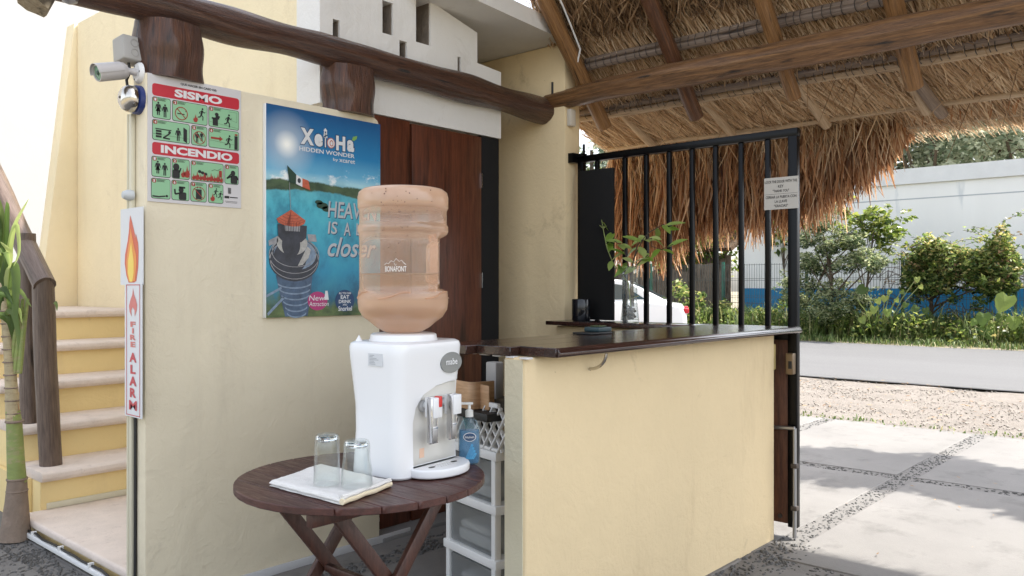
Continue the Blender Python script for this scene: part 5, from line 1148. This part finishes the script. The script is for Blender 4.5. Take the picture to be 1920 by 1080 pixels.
# ------------------------------------------------------------------ palm-like plant at the left edge
pl_ = thing('cane_plant', 'tall ringed green cane plant with strap leaves left of the stairs', 'plant', (1.43, 4.80, 0))
cx, cy = 1.435, 4.795
def at_col(px, py): return PD(px, py, cx*CT+cy*ST)
P = [at_col(28, 1003), at_col(29, 985), at_col(31, 940), at_col(32, 900)]
build('base', MB().tube([p-Vector((0, 0, .02)) if i == 0 else p for i, p in enumerate(P)], [.078, .068, .055, .046], 18, True, .06, 2), ringbase, pl_, smooth=True)
P = [at_col(32, 905), at_col(30, 860), at_col(27, 800), at_col(24, 770)]
build('stem', MB().tube(P, [.046, .042, .038, .034], 18, True, .08, 3, .06), greenstem, pl_, smooth=True)
P = [at_col(25, 790), at_col(22, 740), at_col(19, 690), at_col(15, 640), at_col(11, 590), at_col(6, 530)]
build('stem', MB().tube(P, [.036, .031, .027, .025, .023, .02], 18, True, .08, 5, .06), cane_tan, pl_, smooth=True, label='upper pale tan length of the cane')
for q in range(9):
    p = at_col(24.5-1.9*q, 775-24*q); r = .034-.0013*q; build('ring', MB().tube([p-Vector((0, 0, .004)), p, p+Vector((0, 0, .004))], [r, r+.0025, r], 18), ringbase, pl_, smooth=True)
for p, r in ((at_col(32, 920), .050), (at_col(32, 898), .048), (at_col(27, 790), .042)): build('ring', MB().tube([p-Vector((0, 0, .006)), p, p+Vector((0, 0, .006))], [r, r+.003, r], 18), ringbase, pl_, smooth=True)
for q in range(3): build('stem', MB().tube([at_col(20+8*q, 700), at_col(30+7*q, 620), at_col(34+9*q, 560)], [.014, .012, .008], 10), greenstem, pl_, smooth=True)
P = [at_col(48, 830), at_col(30, 800)]
mb = MB(); leafmesh(mb, at_col(24, 735), at_col(30, 800), .06, (-.7, -.7, 0), .5); build('sheath', mb, plain('sheath_tan', (.42, .20, .11), .7), pl_)
def strap(path, wd, tone, dj=0):
    P = [at_col(x, y)+Vector((-.02*i+dj, -.02*i, 0)) for i, (x, y) in enumerate(path)]; n = len(path); Q = []
    for i in range(n-1):
        for k_ in range(4):
            t_ = k_/4; p0, p1, p2, p3 = P[max(0, i-1)], P[i], P[i+1], P[min(n-1, i+2)]
            Q.append(.5*((2*p1)+(p2-p0)*t_+(2*p0-5*p1+4*p2-p3)*t_*t_+(3*p1-p0-3*p2+p3)*t_**3))
    Q.append(P[-1]); vs = []; fs = []; m_ = len(Q); vd = Vector((-CT, -ST, .5)).normalized()
    for i, p in enumerate(Q):
        d_ = (Q[min(m_-1, i+1)]-Q[max(0, i-1)]).normalized(); s_ = d_.cross(vd).normalized(); t_ = i/(m_-1); w_ = wd*.82*min(1, .35+2.2*t_)*(1-t_**3)/2+.0008
        up = s_.cross(d_); vs += [p-s_*w_-up*w_*.35, p, p+s_*w_-up*w_*.35]
    for i in range(m_-1): fs += [(3*i, 3*i+1, 3*i+4, 3*i+3), (3*i+1, 3*i+2, 3*i+5, 3*i+4)]
    mb = MB(); mb.add(vs, fs, None, tone); build('leaf', mb, leaf_v if tone > .6 else leaf_a, pl_, smooth=True)
for path, wd_, tn in (([(8, 590), (20, 500), (35, 430), (70, 376)], .045, .85), ([(10, 560), (22, 480), (40, 420), (52, 470), (48, 500)], .03, .8), ([(12, 560), (6, 470), (14, 400), (2, 350)], .04, .6),
    ([(12, 600), (10, 520), (22, 480), (10, 440)], .05, .4), ([(14, 600), (26, 500), (40, 520), (44, 590), (60, 628)], .06, .5), ([(10, 610), (24, 545), (48, 545), (75, 575)], .035, .6),
    ([(6, 640), (14, 590), (36, 585), (50, 625), (56, 650)], .045, .55), ([(4, 600), (-4, 500), (8, 420), (-6, 380)], .05, .35), ([(10, 620), (4, 560), (18, 540), (40, 570)], .05, .3),
    ([(12, 640), (28, 600), (30, 560), (12, 548)], .05, .45), ([(20, 650), (20, 600), (2, 590), (-12, 620)], .05, .5), ([(14, 560), (16, 450), (24, 390), (30, 378)], .04, .45), ([(4, 560), (0, 480), (20, 470), (34, 500)], .05, .7),
    ([(30, 640), (33, 590), (46, 580), (58, 605)], .03, .75), ([(8, 520), (12, 440), (6, 400), (-8, 360)], .05, .5), ([(10, 580), (14, 520), (30, 478), (18, 455)], .045, .9), ([(100, 568), (108, 566), (116, 572), (122, 582)], .02, .55)):
    strap(path, wd_, tn)
# ------------------------------------------------------------------ vegetation helpers
LEAF = [(0, 1, 2, 3)]
def leaves(name, C, rad, size, mat, parent, aspect=.45, tonef=None, up=.5, jit=.30):
    n = len(C); a = rng.uniform(0, 6.283, n); el = rng.normal(0, .5, n); L = size*rng.uniform(.55, 1.35, n); W = L*aspect
    d = np.stack([np.cos(a)*np.cos(el), np.sin(a)*np.cos(el), np.sin(el)], 1)
    r = rng.normal(0, 1, (n, 3)); r[:, 2] += up; s_ = np.cross(d, r); s_ /= np.linalg.norm(s_, axis=1)[:, None]+1e-9
    nr = np.cross(s_, d)
    V = np.stack([C-d*L[:, None]/2, C+s_*W[:, None]/2+nr*L[:, None]*.06, C+d*L[:, None]/2-nr*L[:, None]*.12, C-s_*W[:, None]/2+nr*L[:, None]*.06], 1)
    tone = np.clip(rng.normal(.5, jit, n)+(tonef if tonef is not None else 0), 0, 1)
    return blades(name, V, LEAF, tone, mat, parent)
def clumps(cs, n, r, squash=1.0):
    """leaf centres gathered on uneven clump shells"""
    out = []; 
    for c, k_ in cs:
        m_ = int(n*k_**2); v = rng.normal(0, 1, (m_, 3)); v /= np.linalg.norm(v, axis=1)[:, None]
        rr = r*k_*rng.uniform(.35, 1.08, m_)**.6; p = np.array(c)+v*rr[:, None]*np.array([1, 1, squash]); out.append(p)
    return np.concatenate(out)
def ellcl(c, R3, n, lo=.55):
    out = []
    while len(out) < n:
        v = rng.normal(0, 1, 3); v /= np.linalg.norm(v); q = rng.uniform(lo, 1); out.append((tuple(np.array(c)+v*q*np.array(R3)), rng.uniform(.7, 1.3)))
    return out
def trunk(name, parent, base, top, r, cs, mat=twig, limbs=8, seed=0):
    mb = MB().tube(wavy(base, top, 10, r*.8, seed), [r*(1-.5*i/10) for i in range(11)], 10, True, .15, seed)
    for i in range(min(limbs, len(cs))):
        t_ = random.uniform(.35, .95); p = Vector(base).lerp(Vector(top), t_); mb.tube(wavy(p, Vector(cs[i][0]), 6, r*.5, seed+i), [r*.45*(1-.12*j) for j in range(7)], 6, True, .1, i)
    return build(name, mb, mat, parent, smooth=True)
# ------------------------------------------------------------------ across the road: wall, fence, shed
yl = PX(1392, 500, 24.0).y
fw = thing('boundary_wall', 'long white warehouse wall with a blue painted base across the road', 'wall', (24, 0, 0))
zc = PX(1800, 308, 24).z
build('wall_face', MB().box((24, -40, 1.27), (24.3, yl, zc-.42)), farwhite, fw)
build('blue_base', MB().box((23.99, -40, -.1), (24.31, yl+.01, 1.269)), bluewall, fw)
build('wall_cap', MB().box((23.93, -40, zc-.42), (24.4, yl+.03, zc)), farcap, fw)
build('joint', MB().box((23.996, -40, PX(1800, 368, 24).z), (23.9995, yl, PX(1800, 368, 24).z+.03)), plain('joint_grey', (.42, .44, .46), .8), fw)
YF0, YF1, XF = -6, 26, 22.3
fe = thing('mesh_fence', 'wire mesh fence with green posts along the far verge', 'fence', (XF, 5, 0))
mbw = MB()
for i in range(int((YF1-YF0)/.075)): y = YF0+.075*i; mbw.box((XF-.004, y-.004, .05), (XF+.004, y+.004, 1.98))
for z in (.1, .5, .55, 1.0, 1.05, 1.5, 1.55, 1.95): mbw.box((XF-.005, YF0, z-.005), (XF+.005, YF1, z+.005))
build('wire_mesh', mbw, wirem, fe, kind='stuff')
for i in range(13): build('post', MB().box((XF+.01, YF0+2.5*i-.035, 0), (XF+.08, YF0+2.5*i+.035, 2.05)), greenpost, fe)
pf_ = thing('palisade_fence', 'dark plank fence behind the parked white car', 'fence', (23.2, 18, 0))
y = yl+.3; i = 0
while y < 27:
    w_ = random.uniform(.12, .2); build('plank', MB().box((23.2, y, 0), (23.24+random.uniform(0, .03), y+w_-.015, 1.9+random.uniform(-.15, .15))), shedwood, pf_); y += w_
shd = thing('shed', 'small weathered shed with a rough roof behind the fence', 'shed', (25, 14, 0))
for j in range(14): build('wall_plank', MB().box((24.6, yl+.7+.2*j, 0), (24.64, yl+.885+.2*j, 2.35)), shedwood, shd)
build('roof', MB().prism([(24.1, 2.45), (26.5, 3.5), (26.5, 3.6), (24.0, 2.56)], lambda u, v, h: Vector((u, h, v)), yl+3.8, yl+.4), straw_base, shd)
# ------------------------------------------------------------------ white car parked beyond the gate
XN = 12.3; Yr = PX(1291, 590, XN).y
ca = thing('parked_car', 'white sedan parked on the verge seen through the gate bars', 'car', (XN, Yr, 0))
# side profile: (distance forward from the tail, z)
body_p = [(0, .42), (.02, .62), (.03, .86), (.10, 1.00), (.55, 1.06), (.9, 1.075), (3.3, 1.00), (4.1, .90), (4.38, .72), (4.40, .40), (4.30, .28), (.12, .28)]
roof_p = [(.30, 1.04), (1.05, 1.42), (1.6, 1.475), (2.35, 1.45), (3.22, 1.02), (3.2, .98), (.4, .98)]
def carpr(poly, x0, x1, inset=0):
    mb = MB(); n = len(poly); vs = []
    for x, k_ in ((x0, 1), (x0+.05, 0), (x1-.05, 0), (x1, 1)):
        cy_ = sum(p[0] for p in poly)/n; cz_ = sum(p[1] for p in poly)/n
        vs += [(x, Yr+cy_+(p[0]-cy_)*(1-.03*k_), cz_+(p[1]-cz_)*(1-.05*k_)) for p in poly]
    fs = [tuple(range(n)), tuple(range(4*n-1, 3*n-1, -1))]+[(j*n+i, (j+1)*n+i, (j+1)*n+(i+1) % n, j*n+(i+1) % n) for j in range(3) for i in range(n)]
    return mb.add(vs, fs)
build('body', carpr(body_p, XN, XN+1.72), carpaint, ca, bevel=.04, seg=3)
cab = carpr(roof_p, XN+.10, XN+1.62); build('cabin', cab, carpaint, ca, bevel=.03, seg=3)
for k_, xx in ((0, XN+.094), (1, XN+1.626)):
    for q, poly in enumerate(([(.72, 1.10), (1.10, 1.34), (1.40, 1.385), (1.40, 1.09)], [(1.47, 1.085), (1.47, 1.385), (1.86, 1.40), (1.90, 1.07)], [(1.97, 1.065), (1.94, 1.40), (2.32, 1.375), (2.95, 1.05)])):
        wdw = build('window', MB().prism([(Yr+u, v) for u, v in poly], lambda u, v, h: Vector((h, u, v)), xx-.003, xx+.003), carglass, ca)
build('rear_window', MB().add([(XN+.22, Yr+.38, 1.10), (XN+1.5, Yr+.38, 1.10), (XN+1.44, Yr+.98, 1.405), (XN+.28, Yr+.98, 1.405)], [(0, 1, 2, 3)]), carglass, ca)
for xx in (XN+.03, XN+1.42): build('tail_lamp', MB().box((xx, Yr-.008, .86), (xx+.2, Yr+.10, .95)), taillight, ca, bevel=.02)
for yy in (.85, 3.55):
    for xx in (XN-.005, XN+1.53):
        wl_ = build('wheel', MB().lathe([(.06, -.1), (.30, -.1), (.315, -.06), (.315, .06), (.30, .1), (.06, .1)], 28, Matrix.Translation((xx+.1, Yr+yy, .285))@Matrix.Rotation(R(90), 4, 'Y')), rubber, ca, smooth=True, auto=40)
        build('rim', MB().lathe([(.001, -.104), (.19, -.104), (.2, -.09)], 20, Matrix.Translation((xx+.1, Yr+yy, .285))@Matrix.Rotation(R(90), 4, 'Y')), steel, wl_)
build('bumper', MB().box((XN+.06, Yr-.05, .36), (XN+1.66, Yr+.1, .56)), carpaint, ca, bevel=.04)
ca_done = build('door_line', MB().box((XN-.001, Yr+1.92, .4), (XN+.012, Yr+1.93, 1.04)), rubber, ca)
ca.rotation_euler.z = R(30)
# ------------------------------------------------------------------ shrubs, grass, trees
def gpt(px, py, x): return tuple(PX(px, py, x))
sh1 = thing('layered_shrub', 'tall grey green layered shrub beside the gate post across the road', 'shrub', (20.9, PX(1575, 600, 20.9).y, 0))
cs = []
for px, py, k_ in ((1540, 420, .8), (1580, 435, .8), (1520, 445, .9), (1555, 460, 1), (1600, 455, .8), (1510, 490, .9), (1545, 500, 1.1), (1590, 495, 1), (1625, 480, .9), (1645, 490, .7), (1505, 530, .9), (1535, 545, 1), (1570, 535, .8), (1600, 560, .8), (1510, 575, 1), (1545, 590, 1.1), (1580, 580, .9), (1620, 568, .7), (1500, 600, .8), (1560, 610, .8), (1530, 400, .7), (1560, 385, .7), (1490, 560, .7), (1480, 530, .6)):
    cs.append((gpt(px, py, 20.9+random.uniform(-.35, .35)), k_))
cs += [((c[0]+random.uniform(-.4, .4), c[1]+random.uniform(-.35, .35), c[2]+random.uniform(-.28, .2)), k_*.75) for c, k_ in list(cs)]
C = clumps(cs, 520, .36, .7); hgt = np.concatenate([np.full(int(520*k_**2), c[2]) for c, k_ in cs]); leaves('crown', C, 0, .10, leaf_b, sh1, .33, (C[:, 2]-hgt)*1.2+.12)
b0 = Vector((20.9, PX(1562, 600, 20.9).y, -.02)); trunk('trunk', sh1, b0, b0+Vector((.05, .1, 2.2)), .06, cs, twig, 20, 4)
cs_shrub = list(cs)
sp = thing('young_tree', 'slim young tree with large yellow green leaves behind the layered shrub', 'tree', (21.4, PX(1640, 600, 21.4).y, 0))
cs = [(gpt(px, py, 21.4+random.uniform(-.2, .2)), k_) for px, py, k_ in ((1640, 400, .8), (1650, 415, .8), (1620, 415, .7), (1668, 430, .8), (1680, 445, .6), (1630, 440, .8), (1600, 410, .7), (1580, 395, .6), (1655, 455, .6), (1560, 375, .7), (1585, 370, .6), (1545, 360, .6))]
C = clumps(cs, 110, .34, .6); leaves('crown', C, 0, .19, leaf_c, sp, .45, .12)
b0 = Vector((21.4, PX(1612, 600, 21.4).y, -.02)); trunk('trunk', sp, b0, gpt(1640, 420, 21.4), .035, cs, twig, 10, 6)
vn = thing('vine_thicket', 'tangled green vine thicket hanging over the mesh fence', 'shrub', (22.1, PX(1800, 600, 22.1).y, 0))
cs = []
for _ in range(170):
    px = random.uniform(1705, 1905); top_ = np.interp(px, [1700, 1740, 1800, 1850, 1880, 1910], [500, 455, 462, 470, 440, 500]); py = top_+random.random()**1.3*(540-top_)+6
    cs.append((gpt(px, py, 22.0+random.uniform(-.45, .3)), random.uniform(.45, 1.0)))
for px, py in ((1870, 450), (1880, 430), (1740, 445), (1700, 540), (1720, 560), (1850, 560), (1890, 540), (1830, 575), (1790, 560)): cs.append((gpt(px, py, 21.8), .6))
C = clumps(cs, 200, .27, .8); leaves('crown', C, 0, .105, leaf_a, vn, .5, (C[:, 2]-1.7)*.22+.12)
tg = MB()
for i in range(110):
    px = random.uniform(1640, 1915); py = random.uniform(480, 590); p = Vector(gpt(px, py, 21.9+random.uniform(-.3, .2)))
    a_ = random.uniform(0, 3.14); d_ = Vector((random.uniform(-.2, .2), math.cos(a_), math.sin(a_)))*random.uniform(.3, .7); tg.tube([p-d_/2, p+Vector((0, .05, .08)), p+d_/2+Vector((0, 0, -.1))], .008, 4, False)
build('vine_stems', tg, twig, vn, kind='stuff')
b0 = Vector((22.1, PX(1745, 600, 22.1).y, 0)); trunk('trunk', vn, b0, b0+Vector((0, 0, 1.7)), .06, cs, twig, 8, 8)
def sprigs(parent, pts, n, mat, size, L0=.3, L1=.8, up=.6):
    """loose shoots that break the outline: thin stems with leaves along them"""
    mb = MB(); C = []
    for _ in range(n):
        c = Vector(random.choice(pts)[0])+Vector((random.uniform(-.2, .2), random.uniform(-.3, .3), random.uniform(-.1, .2)))
        a_ = random.uniform(0, 6.28); d_ = Vector((math.cos(a_)*.6, math.sin(a_), random.uniform(-.2, 1)*up+.2)).normalized(); L = random.uniform(L0, L1)
        P = [c+d_*L*t_+Vector((0, 0, -.25*L*t_*t_)) for t_ in (0, .35, .7, 1)]; mb.tube(P, .005, 4, False)
        for k_ in range(int(16*L/.5)):
            t_ = random.random(); p = c+d_*L*t_+Vector((0, 0, -.25*L*t_*t_)); C.append((p.x+random.gauss(0, .03), p.y+random.gauss(0, .03), p.z+random.gauss(0, .03)))
    o_ = build('shoots', mb, twig, parent); o_['kind'] = 'stuff'
    leaves('shoot_leaves', np.array(C), 0, size, mat, parent, .42, .15)['kind'] = 'stuff'
sprigs(sh1, cs_shrub, 60, leaf_b, .10)
sprigs(vn, cs, 130, leaf_a, .10, .3, .9); sprigs(vn, cs, 50, leaf_c, .13, .3, .7); sprigs(vn, cs, 40, deadleaf, .08, .2, .5)
sprigs(sp, [(gpt(1640+random.uniform(-60, 40), 430+random.uniform(-30, 60), 21.4), 1) for _ in range(30)], 40, leaf_c, .15, .3, .7)
def bigleaf(name, label, cx_px, x, spots, size, mat):
    th = thing(name, label, 'plant', (x, PX(cx_px, 620, x).y, 0)); b_ = Vector((x, PX(cx_px, 620, x).y, 0))
    for px, py, k_, tn in spots:
        p = Vector(gpt(px, py, x+random.uniform(-.3, .2))); build('stalk', MB().tube([b_, b_.lerp(p, .6)+Vector((0, 0, .12)), p], .010, 5, False), greenstem, th, smooth=True)
        L = size*k_; a_ = random.uniform(-.6, .6); dwn = Vector((-.45, math.sin(a_), -math.cos(a_)*.8)).normalized()
        s_ = dwn.cross(Vector((-1, 0, .2))).normalized(); up = s_.cross(dwn)
        hs_ = [(0, 0), (.28, -.12), (.46, .10), (.44, .40), (.25, .75), (0, 1.0), (-.25, .75), (-.44, .40), (-.46, .10), (-.28, -.12)]
        mb = MB(); vs = [p+dwn*(.35*L)+up*.02]+[p+s_*(u*L)+dwn*(v*L)+up*(.10*L*abs(u)*2-.05*L*v) for u, v in hs_]
        mb.add(vs, [(0, i+1, (i+1) % 10+1) for i in range(10)], None, tn); build('leaf', mb, mat, th)
bigleaf('broadleaf_plant', 'broad leaved yellow green plant between the shrub and the vine thicket', 1650, 20.7, [(1622, 538, 1.1, .2), (1645, 560, .7, .8), (1660, 555, .7, .9), (1640, 575, .8, .7), (1665, 580, .8, .6), (1685, 590, .8, .5), (1615, 595, .8, .7), (1655, 600, .7, .8), (1680, 560, .5, .7), (1700, 568, .6, .4), (1720, 575, .7, .2), (1735, 578, .7, .2), (1630, 585, .6, .95), (1670, 545, .5, .8), (1690, 545, .5, .6), (1720, 520, .6, .85), (1725, 535, .5, .95)], .27, leaf_c)
bigleaf('elephant_ear_plant', 'large heart shaped leaves at the right edge of the far verge', 1870, 20.7, [(1890, 555, 1.5, .65), (1845, 588, 1.1, .35), (1880, 588, .8, .25), (1902, 595, 1.1, .6), (1850, 612, 1.2, .4), (1830, 600, .6, .5), (1862, 603, .6, .95)], .30, leaf_c)
vw = np.array([(rng.uniform(20.3, 22.2), rng.uniform(-2, 13), 0) for _ in range(260)]); VC_ = np.concatenate([c+rng.normal(0, 1, (26, 3))*np.array([.14, .18, .10])+np.array([0, 0, rng.uniform(.1, .55)]) for c in vw])
tag(leaves('verge_weeds', VC_[:3600], 0, .10, leaf_a, None, .5, .15), 'mixed leafy weeds growing among the grass of the far verge', 'weeds')['kind'] = 'stuff'
tag(leaves('yellow_weeds', VC_[3600:], 0, .12, leaf_c, None, .45, .1), 'yellow green leafy weeds scattered along the far verge', 'weeds')['kind'] = 'stuff'
def grass(name, n, x0, x1, y0, y1, h0, h1, label, clump=0):
    if clump:
        k_ = n//clump; cx_ = rng.uniform(x0, x1, k_); cy_ = rng.uniform(y0, y1, k_); x = np.repeat(cx_, clump)+rng.normal(0, .10, k_*clump); y = np.repeat(cy_, clump)+rng.normal(0, .10, k_*clump); hh = np.repeat(rng.uniform(.6, 1.3, k_), clump); n = k_*clump
    else: x = rng.uniform(x0, x1, n); y = rng.uniform(y0, y1, n); hh = np.ones(n)
    h = rng.uniform(h0, h1, n)*hh; a = rng.uniform(0, 6.28, n); ln = h*rng.uniform(.2, .9, n); d = np.stack([np.cos(a), np.sin(a), 0*a], 1); s_ = np.stack([-np.sin(a), np.cos(a), 0*a], 1)*(.008+.01*h)[:, None]
    P0 = np.stack([x, y, np.full(n, -.01)], 1); P1 = P0+d*(ln*.35)[:, None]+np.stack([0*h, 0*h, h*.65], 1); P2 = P0+d*ln[:, None]+np.stack([0*h, 0*h, h*rng.uniform(.6, 1, n)], 1)
    V = np.stack([P0-s_, P0+s_, P1-s_*.8, P1+s_*.8, P2-s_*.15, P2+s_*.15], 1)
    return tag(blades(name, V, SEG, np.clip(rng.normal(.5, .25, n), 0, 1), grassm, None, 'stuff'), label, 'grass')
grass('tall_grass', 20000, 20.5, 23.3, -3, 14, .22, .85, 'tall unkempt green grass along the far verge', 26)
grass('dry_grass', 9000, 19.68, 20.9, -3, 14, .05, .20, 'short dry grass fringe at the far road edge', 12)
tf = grass('grass_tufts', 420, 8.24, 8.42, 0, 6, .012, .04, 'small grass tufts along the paving edge', 8)
wp = thing('weed_thicket', 'leafy weeds behind the parked car and gate bars', 'shrub', (21.5, PX(1330, 600, 21.5).y, 0))
cs = []
for px, py, k_ in ((1270, 540, 1), (1285, 560, 1), (1300, 575, .9), (1310, 560, .8), (1280, 585, 1), (1360, 575, .8), (1370, 590, .7), (1335, 590, .7), (1240, 500, .7), (1420, 585, .6), (1455, 590, .7), (1470, 570, .6)): cs.append((gpt(px, py, 21.3+random.uniform(-.3, .3)), k_))
C = clumps(cs, 130, .3, .9); leaves('crown', C, 0, .14, leaf_a, wp, .5, .15)
b0 = Vector((21.3, PX(1290, 600, 21.3).y, 0)); trunk('trunk', wp, b0, b0+Vector((0, 0, 1.0)), .03, cs, twig, 12, 3)
def tree(name, label, base, height, R3, ncl, nleaf, size, mat, tn=0, r=.14, cr=.5, group=None, ccz=None):
    t_ = thing(name, label, 'tree', base, group); c = Vector(base)+Vector((0, 0, height)); cs = ellcl(c, R3, ncl)
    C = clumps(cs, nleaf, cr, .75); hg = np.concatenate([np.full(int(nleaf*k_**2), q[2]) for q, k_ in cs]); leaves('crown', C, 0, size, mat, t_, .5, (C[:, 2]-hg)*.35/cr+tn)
    trunk('trunk', t_, base, c+Vector((0, 0, R3[2]*.3)), r, cs, twig, 16, int(base[0]*3+base[1])); return t_
tree('street_tree', 'street tree right of the entrance that shades the paving', (8.75, -1.35, 0), 4.6, (.62, 2.2, .5), 44, 300, .15, leaf_a, 0, .12, .38)
for i, (px, d_, h, rr, lb) in enumerate(((1745, 30, 7.3, 2.9, 'hazy round tree showing above the far wall next to the thatch'), (1835, 33, 8.4, 3.4, 'taller pale tree above the middle of the far wall'), (1935, 30, 7.6, 3.2, 'broad tree above the far wall at the right picture edge'), (1640, 33, 7.2, 2.8, 'tree half hidden behind the thatch fringe above the far wall'))):
    b_ = PD(px, 538, d_); tree('far_tree', lb, (b_.x, b_.y, 0), h, (rr, rr, 2.6), 70, 95, .24, leaf_far, .3, .2, .75, 'trees beyond the far wall')
for i, (px, d_, h, rr, lb) in enumerate(((1110, 27, 5.2, 2.4, 'leafy tree seen between the yellow wall end and the thatch'), (1330, 28, 3.4, 2.0, 'green tree behind the shed roof beyond the gate'), (1215, 29, 4.2, 2.4, 'tree behind the plank fence left of the shed'), (1470, 24.6, 3.4, 1.1, 'light tree drooping over the warehouse wall corner'))):
    b_ = PD(px, 538, d_); tree('background_tree', lb, (b_.x, b_.y, 0), h, (rr, rr, 1.9 if i < 3 else 1.2), 36 if i < 3 else 14, 130 if i < 3 else 60, .22, leaf_far if i == 0 else leaf_c, .1, .12 if i < 3 else .03, .7 if i < 3 else .4, 'trees behind the fence')
for o in bpy.data.objects:
    if '_local' in o: del o['_local']
